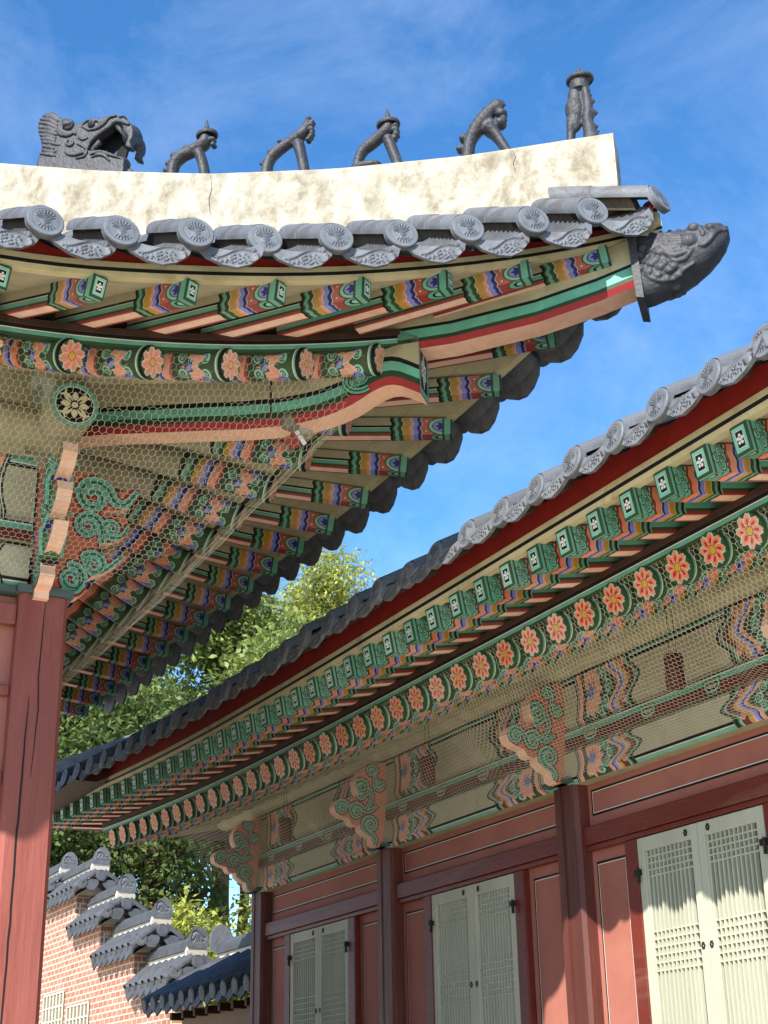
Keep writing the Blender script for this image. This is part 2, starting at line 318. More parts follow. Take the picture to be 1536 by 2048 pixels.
def meoricho(p, x0, h, big):
    """Painted end of a beam: bands, a lotus field with scrolls, then chevrons, from the column outwards."""
    p.rect(x0, x0+.62, 0, h, DGREEN)
    c = .05*np.cos((p.Y-h/2)/h*np.pi)
    for d0, d1, col in ((0, .012, BLACK), (.012, .018, WHITE), (.018, .03, DGREEN), (.03, .07, ORANGE), (.07, .076, WHITE), (.076, .09, MAROON)): p.put((p.X >= x0+d0+c-.05) & (p.X < x0+d1+c-.05), col)
    cx = x0+.24; cy = h/2; k = h/.30
    for dx, dy, sg in ((-.07, .085, 1), (.02, .1, -1), (.09, .07, 1), (-.07, -.085, -1), (.02, -.1, 1), (.09, -.07, -1), (.13, 0, 1)):
        p.disc(cx+dx, cy+dy*k, .04, BLACK); p.disc(cx+dx, cy+dy*k, .036, LTEAL); p.spiral(cx+dx, cy+dy*k, .025, 1.5, dx*40, .009, DGREEN, sg)
    for i in range(9):
        a = -2.1+i*.525; p.petal(cx-.07, cy, a, .13, .06, ORANGE, WHITE, .003); p.petal(cx-.06, cy, a, .07, .026, (190, 50, 40))
    p.disc(cx-.07, cy, .04, BLUE); p.spiral(cx-.07, cy, .03, 1.6, 0, .009, NAVY)
    for dx, dy in ((.05, .12), (.05, -.12), (.11, .035), (-.1, .125), (-.1, -.125)): p.disc(cx+dx, cy+dy*k, .007, WHITE)
    z = np.abs(p.Y-h/2)/(h/2); zz = np.minimum(z*1.4, 1)
    off = .34+.13*(1-zz)+.012*np.sin(z*9)
    for d0, d1, col in ((0, .034, ORANGE), (.034, .038, WHITE), (.038, .054, NAVY), (.054, .086, BLUE), (.086, .09, WHITE), (.09, .106, ORANGE), (.106, .138, OCHRE), (.138, .2, MAROON), (.2, .205, WHITE), (.205, .225, TEAL), (.225, .24, DGREEN), (.24, .256, BLACK)):
        p.put((p.X >= x0+off+d0) & (p.X < x0+off+d1), col)
    for dy in (.085, -.085):
        p.disc(x0+.525, cy+dy*k, .026, ORANGE); p.spiral(x0+.525, cy+dy*k, .018, 1.3, 0, .007, RED)
    return off
def pt_beam(h, big):
    w = 1.28; p = Paint(w, h, 330, OLIVE)
    if big: p.rect(0, w, h-.05, h, TEAL); p.rect(0, w, h-.054, h-.05, WHITE); p.rect(0, w, h-.07, h-.054, BLACK); p.rect(0, w, 0, .014, BLACK)
    else: p.rect(0, w, 0, .02, TEAL); p.rect(0, w, .02, .025, WHITE); p.rect(0, w, .025, .04, BLACK); p.rect(0, w, h-.015, h, BLACK)
    meoricho(p, .17, h, big)
    return p.done()
def pt_strip():
    w, h = .64, .12; p = Paint(w, h, 400, MAROON); p.rect(0, w, .07, .105, TEAL); p.rect(0, w, .105, .112, WHITE); p.rect(0, w, .112, h, BLACK)
    x = .32
    q = lambda d: [(x-.075+d, .095-d), (x+.075-d, .095-d), (x+.075-d, .05), (x+.04-d*.5, .012+d), (x-.04+d*.5, .012+d), (x-.075+d, .05)]
    p.poly(q(-.004), BLACK); p.poly(q(0), TEAL); p.poly(q(.012), WHITE); p.poly(q(.017), BLACK); p.poly(q(.028), OLIVE)
    return p.done()
def pt_medallion():
    w = .30; p = Paint(w, w, 900, DGREEN); c = w/2; p.disc(c, c, .148, TEAL); p.disc(c, c, .122, WHITE); p.disc(c, c, .117, BLACK)
    for i in range(12):
        a = i*math.pi/6
        if i % 3 == 0: p.petal(c+.03*math.cos(a), c+.03*math.sin(a), a, .06, .04, (226, 212, 170))
        else:
            q = [(c+r*math.cos(a+.5*((r-.03)/.08)**2*(1 if i % 3 == 1 else -1)), c+r*math.sin(a+.5*((r-.03)/.08)**2*(1 if i % 3 == 1 else -1))) for r in np.linspace(.03, .108, 8)]
            p.line(q[:5], .006, (226, 212, 170), .026); p.line(q[4:], .024, (226, 212, 170), .004)
    p.disc(c, c, .02, (226, 212, 170))
    return p.done()
def pt_hip_end():
    w, h = .26, .34; p = Paint(w, h, 700, DGREEN); p.rect(.01, w-.01, .01, h-.01, TEAL); p.rect(.04, w-.04, .045, h-.04, BLACK); cx, cy = w/2, h/2
    for i in range(6):
        a = math.pi/2+i*math.pi/3; l = .115 if i % 3 == 0 else .085
        p.petal(cx, cy, a, l, .055, (214, 206, 200)); p.line([(cx, cy), (cx+l*.9*math.cos(a), cy+l*.9*math.sin(a))], .005, BLACK)
    return p.done()
def smooth(pts, n=6):
    P = [np.array(q, float) for q in pts]; P = [2*P[0]-P[1]]+P+[2*P[-1]-P[-2]]; out = []
    for i in range(1, len(P)-2):
        for k in range(n):
            t = k/n; out.append(tuple(.5*(2*P[i]+(P[i+1]-P[i-1])*t+(2*P[i-1]-5*P[i]+4*P[i+1]-P[i+2])*t*t+(3*P[i]-P[i-1]-3*P[i+1]+P[i+2])*t**3)))
    return out+[tuple(P[-2])]
def scrolls(p, items, wf=.33):
    """Teal scroll bands with pale and dark edges over an orange ground; items: x, y, radius, start angle, sense, tail points."""
    paths = []
    for x, y, r, a, sg, tail in items:
        q = []
        if tail:
            dx, dy = tail[1][0]-x, tail[1][1]-y; D = math.hypot(dx, dy)
            if D > r: a = math.atan2(dy, dx)+sg*math.acos(r/D)
        for i in range(25):
            t = i/24; rr = r*(1-.72*t); an = a+sg*t*1.3*2*math.pi; q.append((x+rr*math.cos(an), y+rr*math.sin(an)))
        paths.append((r*wf*2, q)); 
        if tail: paths.append((r*wf*2, smooth([q[0]]+tail[1:])))
    for w, q in paths: p.line(q, w+.034, (150, 60, 44), w*.6+.03)
    for w, q in paths: p.line(q, w+.018, BLACK, w*.5+.014)
    for w, q in paths: p.line(q, w+.008, (206, 206, 186), w*.5+.006)
    for w, q in paths: p.line(q, w, TEAL, w*.5)
    for w, q in paths: p.line(q, w*.22, DGREEN, w*.12)
R_OUT=[(5.72,2.775),(5.644,2.772),(5.60,2.745),(5.523,2.744),(5.455,2.675),(5.418,2.603),(5.422,2.536),(5.45,2.487),(5.376,2.455),(5.30,2.452),(5.245,2.42),(5.225,2.377),(5.24,2.332),(5.291,2.305),(5.351,2.291),(5.379,2.248),(5.42,2.236),(5.456,2.249),(5.461,2.21),(5.505,2.175),(5.558,2.154),(5.569,2.10),(5.60,2.085),(5.72,2.085)]
L_OUT=[(2.2,3.74),(2.30,3.75),(2.42,3.76),(2.52,3.72),(2.58,3.66),(2.64,3.70),(2.705,3.72),(2.72,3.66),(2.66,3.58),(2.56,3.54),(2.50,3.53),(2.48,3.49),(2.56,3.50),(2.64,3.50),(2.665,3.44),(2.63,3.38),(2.56,3.33),(2.48,3.31),(2.47,3.25),(2.56,3.22),(2.64,3.255),(2.60,3.19),(2.52,3.13),(2.44,3.09),(2.40,3.05),(2.42,3.0),(2.37,2.95),(2.31,2.93),(2.31,2.885),(2.27,2.88),(2.2,2.92)]
def pt_bracket(kind):
    if kind:
        x0, y0, w, h = 5.20, 2.06, .54, .74; p = Paint(w, h, 420, (204, 112, 80))
        it = [(5.477, 2.549, .055, 2.0, -1, [(5.43, 2.51), (5.47, 2.47), (5.545, 2.53), (5.56, 2.45), (5.50, 2.36)]), (5.567, 2.69, .036, 0, 1, None), (5.637, 2.585, .036, 1, 1, [(5.637, 2.62), (5.60, 2.66)]), (5.295, 2.375, .042, 3.6, 1, [(5.295, 2.42), (5.35, 2.40), (5.40, 2.32)]), (5.425, 2.352, .047, 1.2, 1, [(5.45, 2.30), (5.52, 2.36), (5.60, 2.40)]), (5.55, 2.255, .055, .4, -1, [(5.52, 2.21), (5.585, 2.15), (5.58, 2.10)])]
    else:
        x0, y0, w, h = 2.18, 2.86, .56, .92; p = Paint(w, h, 420, (204, 112, 80))
        it = [(2.424, 3.61, .088, .3, 1, [(2.48, 3.68), (2.56, 3.60), (2.63, 3.60), (2.69, 3.68)]), (2.40, 3.41, .068, .2, 1, [(2.44, 3.35), (2.50, 3.30), (2.50, 3.24)]), (2.55, 3.42, .05, 2., -1, [(2.55, 3.37), (2.62, 3.38), (2.655, 3.45)]), (2.45, 3.17, .058, 2.2, -1, [(2.34, 3.30), (2.39, 3.2), (2.46, 3.10), (2.54, 3.16), (2.62, 3.24)]), (2.318, 3.06, .068, 1.6, -1, [(2.26, 3.22), (2.36, 3.12), (2.36, 3.0), (2.27, 2.97), (2.27, 2.9)])]
    it = [(x-x0, y-y0, r, a, s, [(u-x0, v-y0) for u, v in t] if t else None) for x, y, r, a, s, t in it]
    scrolls(p, [(x, y, r*1.22, a, sg, t) for x, y, r, a, sg, t in it])
    return p.done(), (x0, y0, w, h)
def relief_disc():
    n = 256; y, x = np.mgrid[0:n, 0:n]; x = (x+.5)/n*2-1; y = (y+.5)/n*2-1; r = np.hypot(x, y); a = np.arctan2(y, x)
    g = lambda cx, cy, s: np.exp(-((x-cx)**2+(y-cy)**2)/(2*s*s))
    hgt = np.where(r > .74, .9, .25); hgt = np.where((r > .70) & (r < .74), 0., hgt)
    b = np.zeros_like(x)
    for cx, cy, s in ((0, .1, .13), (.02, .3, .09), (0, -.08, .12), (.03, .42, .06), (.06, -.25, .08), (.12, -.35, .07), (-.05, -.38, .07)): b = np.maximum(b, g(cx, cy, s))
    for sx in (-1, 1):
        for i in range(7):
            t = i/6; ang = (2.5-1.2*t) if sx < 0 else (.64+1.2*t)
            for q in np.linspace(.2, .58, 7): b = np.maximum(b, .8*g(q*math.cos(ang)*1., .05+q*math.sin(ang)*.8-.1, .028))
    for i in range(7):
        ang = .7+i*.29
        for q in np.linspace(.45, .62, 4): b = np.maximum(b, .8*g(q*math.cos(ang), q*math.sin(ang), .025))
    for i in range(6):
        ang = -2.3+i*.3
        for q in np.linspace(.4, .6, 4): b = np.maximum(b, .7*g(q*math.cos(ang), q*math.sin(ang), .03))
    b *= 1+.25*np.sin(x*60)*np.sin(y*60)
    return np.clip(hgt+np.where(r < .68, b*.65, 0), 0, 1.2)
def relief_drip():
    w, h = 384, 192; y, x = np.mgrid[0:h, 0:w]; x = (x+.5)/w*2-1; y = (y+.5)/h
    b = np.zeros(x.shape); g = lambda cx, cy, s, k=1.: k*np.exp(-(((x-cx)/1.)**2+((y-cy)*1.0)**2)/(2*s*s))
    for i in range(60):
        t = i/59; cx = -.62+1.2*t; cy = .60+.13*math.sin(t*4.6+.3)-.05*t; b = np.maximum(b, g(cx, cy, .045*(1-.3*t)*(1+.25*math.sin(i*1.6))))
    for i in range(24):
        t = i/23; a = 2.6+t*3.6; b = np.maximum(b, g(-.52+.16*math.cos(a), .42+.15*math.sin(a), .04))
    rnd = random.Random(8)
    for i in range(38):
        cx, cy = rnd.uniform(-.35, .55), rnd.uniform(.2, .5); b = np.maximum(b, g(cx, cy, rnd.uniform(.018, .035), .8))
    return np.clip(.3+b*.7, 0, 1)
# ---------------------------------------------------------------- materials of the halls
M_OLIVE = mat('olive timber', (176, 167, 134), .75, .16, 5, .35, 40, .2, (150, 140, 108), (.5, .72), 7)
M_CREAM = mat('cream board', (194, 182, 142), .75, .14, 5, .3, 40, .2, (150, 136, 98), (.52, .75), 7)
M_TEAL = mat('teal paint', (104, 172, 146), .6, .14, 8, .2, 50, .25, (136, 192, 166), (.55, .8))
M_DGREEN = mat('dark green paint', (44, 68, 42), .65, .2, 8)
M_BLACK = mat('black paint', (20, 18, 18), .6, .3, 8)
M_RED = mat('dark red paint', (142, 36, 28), .65, .14, 7, .15, 50, .25, (122, 32, 26), (.5, .7))
M_PINK = mat('pink paint', (236, 188, 158), .65, .12, 7, .2, 40, .2, (220, 168, 138), (.5, .75))
M_CRIM = mat('crimson paint', (150, 44, 46), .65, .15, 8)
M_WHITE = mat('white paint', (222, 218, 208), .6, .05, 9)
M_BUD = mat('moss green paint', (70, 96, 48), .65, .2, 9); M_NAVY = mat('navy paint', (46, 46, 122), .6, .2, 9)
M_BROWN = mat('brown board', (66, 44, 32), .7, .25, 7, .2)
M_COL = mat('column paint', (140, 78, 68), .62, .16, 6, .6, 26, .3, (120, 58, 48), (.48, .72), 10, (1, 1, .12))
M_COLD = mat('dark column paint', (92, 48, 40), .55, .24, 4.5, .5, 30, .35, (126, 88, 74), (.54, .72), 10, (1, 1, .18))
M_PANEL = mat('salmon panel', (166, 106, 92), .78, .07, 2.4, .12, 90, .2, (152, 92, 78), (.45, .8), 9)
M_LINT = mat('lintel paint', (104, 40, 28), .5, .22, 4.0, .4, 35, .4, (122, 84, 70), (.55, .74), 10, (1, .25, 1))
M_SLATE = mat('slate paint', (78, 92, 88), .7, .2, 8, .2, 40)
M_DOOR = mat('pale green door paint', (178, 177, 158), .7, .1, 5, .2, 60, .25, (168, 162, 130), (.56, .8), 8, (1, 1, .2))
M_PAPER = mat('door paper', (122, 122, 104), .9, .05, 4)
M_IRON = mat('black iron', (34, 30, 28), .6, .2, 12)
M_TILE = mat('grey roof tile', (96, 98, 102), .6, .2, 7, .35, 45, .4, (70, 68, 64), (.5, .7), 9, tone=.16)
M_MORT = mat('tile mortar', (84, 72, 58), .9, .25, 18, .8, 60)
M_PLAST = mat('lime plaster', (172, 165, 150), .92, .2, 9, .7, 34, .1, (126, 117, 98), (.43, .66), 12, (1.1, 1.1, .8), dist=.15)
M_STONE = mat('granite', (170, 164, 152), .85, .16, 9, .4, 50)
M_WIRE = mat('net wire', (196, 190, 164), .5, .1, 5)
M_FLYS = [painted('flying rafter side painting %s' % k, pt_fly_side(i)) for i, k in enumerate('ab')]
M_FLYB = [painted('flying rafter underside painting %s' % k, pt_fly_bottom(i)) for i, k in enumerate('ab')]
M_FLYE = painted('flying rafter end painting', pt_fly_end(), fade=.1, dirt=(.8, .9))
M_RAF = [painted('rafter painting %s' % k, pt_rafter(i)) for i, k in enumerate('ab')]
M_FLOW = [painted('flower painting %s' % k, pt_flower(i), fade=.12, dirt=(.8, .9)) for i, k in enumerate('ab')]
M_SOF = painted('soffit painting', pt_soffit())
M_BEAM = [painted('beam painting large', pt_beam(.30, True)), painted('beam painting small', pt_beam(.25, False))]
M_STRIP = painted('bearing strip painting', pt_strip())
M_MED = painted('purlin end painting', pt_medallion(), fade=.1, dirt=(.8, .9))
M_HEND = painted('hip rafter end painting', pt_hip_end(), fade=.1, dirt=(.8, .9))
_b = [pt_bracket(0), pt_bracket(1)]
M_BRK = [painted('bracket painting %s' % k, _b[i][0], fade=.15, dirt=(.7, .8)) for i, k in enumerate('ab')]
BRK_BOX = [_b[0][1], _b[1][1]]
M_DISC = relief('bird medallion tile', relief_disc(), (98, 102, 108), .022)
M_DRIP = relief('dragon relief tile', relief_drip(), (102, 104, 108), .020)

# ---------------------------------------------------------------- one eave: curves in plan and height, all parts hung on them
class Eave:
    """u runs along the wall towards the corner, o outwards from the wall face. P(u, o, z) -> world."""
    def __init__(s, P, c, ot, orr, ztip, zmed, zfly, zraf, fb, fh, cr):
        s.fb, s.fh = fb, fh; s.P, s.c, s.ot, s.orr, s.ztip, s.zmed, s.zfly, s.zraf, s.cr = P, c, ot, orr, ztip, zmed, zfly, zraf, cr
    def grid(s, lo, hi, step):
        n = max(2, int(math.ceil((hi-lo)/step))); return [lo+(hi-lo)*i/n for i in range(n+1)]
    def sweep(s, mb, us, of, zf, prof, closed=True):
        """prof: list of (do, dz, material of the side that starts there) swept along the eave curve."""
        n = len(prof)
        for a, b in zip(us[:-1], us[1:]):
            for i in range(n if closed else n-1):
                p, q = prof[i], prof[(i+1) % n]
                mb.face([s.P(a, of(a)+p[0], zf(a)+p[1]), s.P(b, of(b)+p[0], zf(b)+p[1]), s.P(b, of(b)+q[0], zf(b)+q[1]), s.P(a, of(a)+q[0], zf(a)+q[1])], p[2])
        for u, rev in ((us[0], 0), (us[-1], 1)):
            if closed: mb.face([s.P(u, of(u)+p[0], zf(u)+p[1]) for p in (prof if rev else prof[::-1])], prof[0][2])
def q2(u, c, L): return max(0., 1-(c-u)/L)**2

def tile_end_mesh(r, name, slope=.56):
    """Cover tile with its round end plate: local x along the eave, y outwards, z up; the plate's centre at the origin."""
    mb = MB(); n = 28; t = .035
    ring = lambda rr, y, tilt=.0: [Vector((rr*math.cos(2*math.pi*k/n), y+tilt*rr*math.sin(2*math.pi*k/n), rr*math.sin(2*math.pi*k/n))) for k in range(n)]
    tl = -.16
    f0, b0 = ring(r, 0, tl), ring(r, -t, tl); fr = ring(r*.94, .006, tl)
    mb.face(fr, M_DISC, [(.5+.5*p.x/r*1.0, .5+.5*p.z/r*1.0) for p in fr])
    for k in range(n):
        j = (k+1) % n; mb.face([fr[k], fr[j], f0[j], f0[k]], M_TILE); mb.face([f0[k], f0[j], b0[j], b0[k]], M_TILE)
    mb.face(b0[::-1], M_TILE)
    ro = r*.93; prev = None; segs = [(-t*.6, 1.0), (-.20, .985), (-.33, .965), (-.331, 1.03), (-.56, .99)]
    h = 16
    for y, k in segs:
        arc = [Vector((ro*k*math.cos(math.pi*(.0+i/h)), y, ro*k*math.sin(math.pi*i/h)-y*slope*.0+(-y)*slope)) for i in range(h+1)]
        inn = [Vector((p.x*.82, p.y, (p.z-(-y)*slope)*.82+(-y)*slope)) for p in arc]
        if prev:
            for i in range(h):
                mb.face([prev[0][i], prev[0][i+1], arc[i+1], arc[i]], M_TILE); mb.face([prev[1][i], arc and inn[i], inn[i+1], prev[1][i+1]], M_MORT)
            for e in (0, h): mb.face([prev[0][e], arc[e], inn[e], prev[1][e]], M_TILE)
        prev = (arc, inn)
    # mortar under the cover tile
    mb.box((-ro*.62, -.55, -.05), (ro*.62, -.14, .05), M_MORT, Matrix(((1, 0, 0, 0), (0, 1, 0, 0), (0, -slope, 1, -.03), (0, 0, 0, 1))))
    return mb.data(name, True, True, 35)
def drip_mesh(w, hgt, name, slope=.52):
    """Trough tile with its hanging leaf plate: the middle of the plate's upper rim at the origin."""
    mb = MB(); n = 12; t = .022; lean = .22
    top = [(-w/2+w*i/n, -.17*w*(1-((2*i/n-1))**2)) for i in range(n+1)]
    low = [(w/2, -.03), (w*.40, -hgt*.62), (w*.20, -hgt*.94), (0, -hgt*1.06), (-w*.20, -hgt*.94), (-w*.40, -hgt*.62), (-w/2, -.03)]
    out = top+low
    F = lambda a, b, c: Vector((a, c-b*lean, b))
    mb.plate(out, t, F, M_DRIP, M_TILE, lambda a, b: (a/w+.5, 1+b/(hgt*1.1)), M_TILE)
    # little raised flutes above the plate
    for k in range(8):
        y0 = -.012-.042*k; z0 = .010+.0245*k
        pts = [(-w*.46+w*.92*i/n, -.15*w*(1-((2*i/n-1))**2)) for i in range(n+1)]
        for i in range(n):
            a, b = pts[i], pts[i+1]
            mb.face([(a[0], y0, a[1]+z0), (b[0], y0, b[1]+z0), (b[0], y0-.045, b[1]+z0+.004), (a[0], y0-.045, a[1]+z0+.004)], M_TILE)
            mb.face([(a[0], y0, a[1]+z0), (b[0], y0, b[1]+z0), (b[0], y0-.002, b[1]+z0-.022), (a[0], y0-.002, a[1]+z0-.022)], M_TILE)
    g = lambda i, y, d: Vector((-w*.49+w*.98*i/n, y, -.16*w*(1-(2*i/n-1)**2)+d-y*slope))
    for i in range(n):
        mb.face([g(i, .0, 0), g(i+1, 0, 0), g(i+1, -.5, 0), g(i, -.5, 0)], M_TILE)
        mb.face([g(i, .0, -.022), g(i, -.5, -.022), g(i+1, -.5, -.022), g(i+1, 0, -.022)], M_TILE)
    return mb.data(name, False, False)
def fly_mesh(kind, L, w, h, name):
    """Square flying rafter, tip face at the origin, running back along -y; slightly slimmer towards the tip."""
    mb = MB(); k = .93
    def X(x, y, z):
        s = 1 if y < -.4 else k+(1-k)*(-y/.4); return Vector((x*s, y, z*s))
    ys = [0, -.006, -.4, -L]
    TL = 1.0 if kind == 0 else .70
    U = lambda y: 1+y/TL
    a, b = w/2, h/2
    mb.face([X(-a+.006, 0, -b+.006), X(a-.006, 0, -b+.006), X(a-.006, 0, b-.006), X(-a+.006, 0, b-.006)], M_FLYE, [(0, 0), (1, 0), (1, 1), (0, 1)])
    for y0, y1 in ((-.006, -.4), (-.4, -L)):
        for sx in (-1, 1):
            mb.face([X(sx*a, y0, -b), X(sx*a, y1, -b), X(sx*a, y1, b), X(sx*a, y0, b)], M_FLYS[kind], [(U(y0), 0), (U(y1), 0), (U(y1), 1), (U(y0), 1)])
        mb.face([X(-a, y0, -b), X(-a, y1, -b), X(a, y1, -b), X(a, y0, -b)], M_FLYB[kind], [(U(y0), 0), (U(y1), 0), (U(y1), 1), (U(y0), 1)])
        mb.face([X(-a, y0, b), X(a, y0, b), X(a, y1, b), X(-a, y1, b)], M_OLIVE)
    c0 = [X(-a+.006, 0, -b+.006), X(a-.006, 0, -b+.006), X(a-.006, 0, b-.006), X(-a+.006, 0, b-.006)]; c1 = [X(-a, -.006, -b), X(a, -.006, -b), X(a, -.006, b), X(-a, -.006, b)]
    for i in range(4): mb.face([c0[i], c0[(i+1) % 4], c1[(i+1) % 4], c1[i]], M_DGREEN)
    return mb.data(name)
def rafter_mesh(kind, L, r, name):
    """Round rafter, flower face at the origin, running back along -y."""
    mb = MB(); n = 20
    R = lambda rr, y: [Vector((rr*math.sin(2*math.pi*k/n), y, rr*math.cos(2*math.pi*k/n))) for k in range(n)]
    fr = R(r*.95, 0); mb.face(fr, M_FLOW[kind], [(.5+.5*p.x/r, .5+.5*p.z/r) for p in fr])
    st = [(r*.95, 0), (r, -.012), (r, -.8), (r*1.04, -L)]
    for (r1, y1), (r2, y2) in zip(st[:-1], st[1:]):
        a, b = R(r1, y1), R(r2, y2); m = M_RAF[kind] if y1 > -.8 else M_OLIVE
        for k in range(n):
            v0, v1 = k/n, (k+1)/n
            mb.face([a[k], a[(k+1) % n], b[(k+1) % n], b[k]], m, [(1+y1/.8, v0), (1+y1/.8, v1), (1+y2/.8, v1), (1+y2/.8, v0)])
    return mb.data(name, True, True, 35)

def build_eave(E, root, kind, u_min, u_stop, pitch_t, pitch_f, r_tile, fan, names='', roof_to=None, first_t=.20, first_f=.14, fly_len=1.05, raf_len=1.5, raf_r=.094, wz=None, skip_raf=0.):
    """Hangs tiles, fascia, flying rafters, soffit, rafters and the board between on an eave curve."""
    P = E.P
    def basis(u, of, zf, out_slope):
        e = .05; p = Vector(P(u, of(u), zf(u))); tx = Vector(P(u+e, of(u+e), zf(u+e)))-Vector(P(u-e, of(u-e), zf(u-e))); oy = Vector(P(u, of(u)+1, 0))-Vector(P(u, of(u), 0)); return p, tx.normalized(), oy
    def place(p, tx, oy, dz):
        y = Vector((oy.x, oy.y, dz)); x = tx.copy(); z = x.cross(y)
        if z.z < 0: x = -x
        return frame(p, x, y) if True else None
    tm, dm = tile_end_mesh(r_tile, 'round_end_tile'), drip_mesh(pitch_t*.99, pitch_t*.44, 'drip_end_tile')
    u = E.c-first_t; k = 0; first = {}
    def put(nm, me, M):
        if nm not in first:
            o = bpy.data.objects.new(nm, me); C.objects.link(o); o.matrix_basis = M; adopt(o, root); first[nm] = o
        else: instance(first[nm], M, root)
    rnd = random.Random(5+kind)
    while u > u_min:
        j = Matrix.Rotation(rnd.uniform(-.06, .06), 4, 'Y') @ Matrix.Rotation(rnd.uniform(-.05, .05), 4, 'Z')
        p, tx, oy = basis(u, E.ot, E.zmed, 0); M = place(p, tx, oy, 0)
        if fan and 'round_end_tile' not in first and first_t < .5: M = Matrix.Translation(M.translation+Vector((.02, 0, -.035))) @ Matrix.Rotation(math.radians(40), 4, 'Z') @ Matrix.Translation(-M.translation) @ M @ Matrix.Rotation(math.radians(15), 4, 'X')
        put('round_end_tile', tm, M @ Matrix.Translation((0, rnd.uniform(-.02, .02), rnd.uniform(-.009, .009))) @ j)
        ud = u-pitch_t/2
        if ud > u_min:
            zt = lambda q: E.ztip(q)+pitch_t*.44*1.06
            p, tx, oy = basis(ud, lambda q: E.ot(q)-.03, zt, 0); put('drip_end_tile', dm, place(p, tx, oy, 0) @ j)
        u -= pitch_t
    # roof skin: rows of cover tiles over troughs, back from the eave
    mb = MB(); u = E.c-first_t
    def zr(uu, o):
        t = E.ot(uu)-o; return E.zmed(uu)+.50*t+.005*t*t
    while u > u_min:
        o_end = max(u, roof_to) if u > 0 else roof_to
        o0 = E.ot(u)-.50
        if o0 > o_end+.05:
            n = max(2, int((o0-o_end)/.3)); os_ = [o0+(o_end-o0)*i/n for i in range(n+1)]; rings = []
            for i, o in enumerate(os_):
                for rr in ((.95,) if i == 0 else (.86, .95)):
                    rings.append([P(u+r_tile*rr*math.cos(math.pi*a/8), o, zr(u, o)+r_tile*rr*math.sin(math.pi*a/8)-.012) for a in range(9)])
            for a, b in zip(rings[:-1], rings[1:]):
                for i in range(8): mb.face([a[i], a[i+1], b[i+1], b[i]], M_TILE)
            for a, b in zip(os_[:-1], os_[1:]):
                ul, ur = u-pitch_t/2, u+pitch_t/2
                for x0, x1, d0, d1 in ((ul, u, -.10, -.04), (u, ur, -.04, -.10)):
                    mb.face([P(x0, a, zr(u, a)+d0), P(x1, a, zr(u, a)+d1), P(x1, b, zr(u, b)+d1), P(x0, b, zr(u, b)+d0)], M_TILE)
        u -= pitch_t
    mb.build('roof_tiles', root, True, True, angle=50)
    # red tile batten, then the cream fascia with its black line
    us = E.grid(u_min, E.c-.20, .16); ft = E.fb+E.fh; n8 = int((E.c-.20-u_min)/pitch_t*8); ub = [E.c-.20-i*pitch_t/8 for i in range(n8)][::-1]
    def btop(q): x = 2*(((E.c-first_t-q)/pitch_t) % 1)-1; return E.ztip(q)+pitch_t*.30+.055+.16*pitch_t*x*x*1.0
    mb = MB()
    for q0, q1 in zip(ub[:-1], ub[1:]):
        f = lambda q, d, top: P(q, E.ot(q)-.215-d, btop(q) if top else E.ztip(q)+ft-.012)
        mb.face([f(q0, 0, 0), f(q1, 0, 0), f(q1, 0, 1), f(q0, 0, 1)], M_RED); mb.face([f(q0, .04, 0), f(q0, .04, 1), f(q1, .04, 1), f(q1, .04, 0)], M_RED); mb.face([f(q0, 0, 1), f(q1, 0, 1), f(q1, .04, 1), f(q0, .04, 1)], M_RED); mb.face([f(q0, 0, 0), f(q0, .04, 0), f(q1, .04, 0), f(q1, 0, 0)], M_RED)
    mb.build('tile_batten', root)
    h_ = E.fh; mb = MB(); E.sweep(mb, us, lambda q: E.ot(q)-.20, lambda q: E.ztip(q)+ft, [(.0, 0, M_CREAM), (-.055, 0, M_CREAM), (-.055, -h_, M_CREAM), (-.008, -h_, M_CREAM), (-.002, -h_*.66, M_BLACK), (.0, -h_*.40, M_CREAM)]); mb.build('fascia_board', root)
    # flying rafters
    fm = fly_mesh(kind, fly_len, .088 if fan else .115, .122 if fan else .15, 'flying_rafter'); d = first_f; ends = []
    of = lambda q: E.ot(q)-.212
    while E.c-.23-d > u_min:
        uo = E.c-.23-d; b = fan*max(0., 1-.22*d)
        p = Vector(P(uo, of(uo), E.zfly(uo))); ui = uo-b*1.0; oi = of(uo)-1.0
        L = 1.0
        zin = E.zraf(min(ui, E.cr))+.255-.0
        if oi < ui:                                            # stops at the hip rafter
            t = (of(uo)-uo)/(b-1.0) if abs(b-1) > 1e-3 else 1; L = max(.15, min(1.0, (of(uo)-uo)/(1.0-b))) if b < 1 else 1.0
        zo = E.zfly(uo)+(zin-E.zfly(uo))*1.0/max(.5, of(uo)-E.orr(min(ui, E.cr))); back = Vector(P(ui, oi, zo)); y = (p-back); x = Vector((0, 0, 1)).cross(y)
        M = frame(p, -x, y)
        if M.col[2].z < 0: M = frame(p, x, y)
        if L < .99: M = M @ Matrix.Diagonal((1, 1, 1, 1))
        ends.append((uo, ui, L, p, back)); put('flying_rafter', fm, M); d += pitch_f
    # soffit boards between the flying rafters
    mb = MB()
    def soff(e0, e1):
        top = .066 if fan else .082
        n = 4; A = [e0[3]+(e0[4]-e0[3])*(1.5*i/n)+Vector((0, 0, top)) for i in range(n+1)]; B = [e1[3]+(e1[4]-e1[3])*(1.5*i/n)+Vector((0, 0, top)) for i in range(n+1)]
        for i in range(n): mb.face([A[i], B[i], B[i+1], A[i+1]], M_SOF, [(0, 1-i/n), (1, 1-i/n), (1, 1-(i+1)/n), (0, 1-(i+1)/n)])
    for e0, e1 in zip(ends[:-1], ends[1:]): soff(e0, e1)
    e0 = ends[0]; hip = Vector(P(E.c-.30, E.c-.30, E.zfly(E.c-.3)+.06)); hb = Vector(P(E.cr, E.cr, E.zraf(E.cr)+.255)); soff((0, 0, 0, hip, hb), e0)
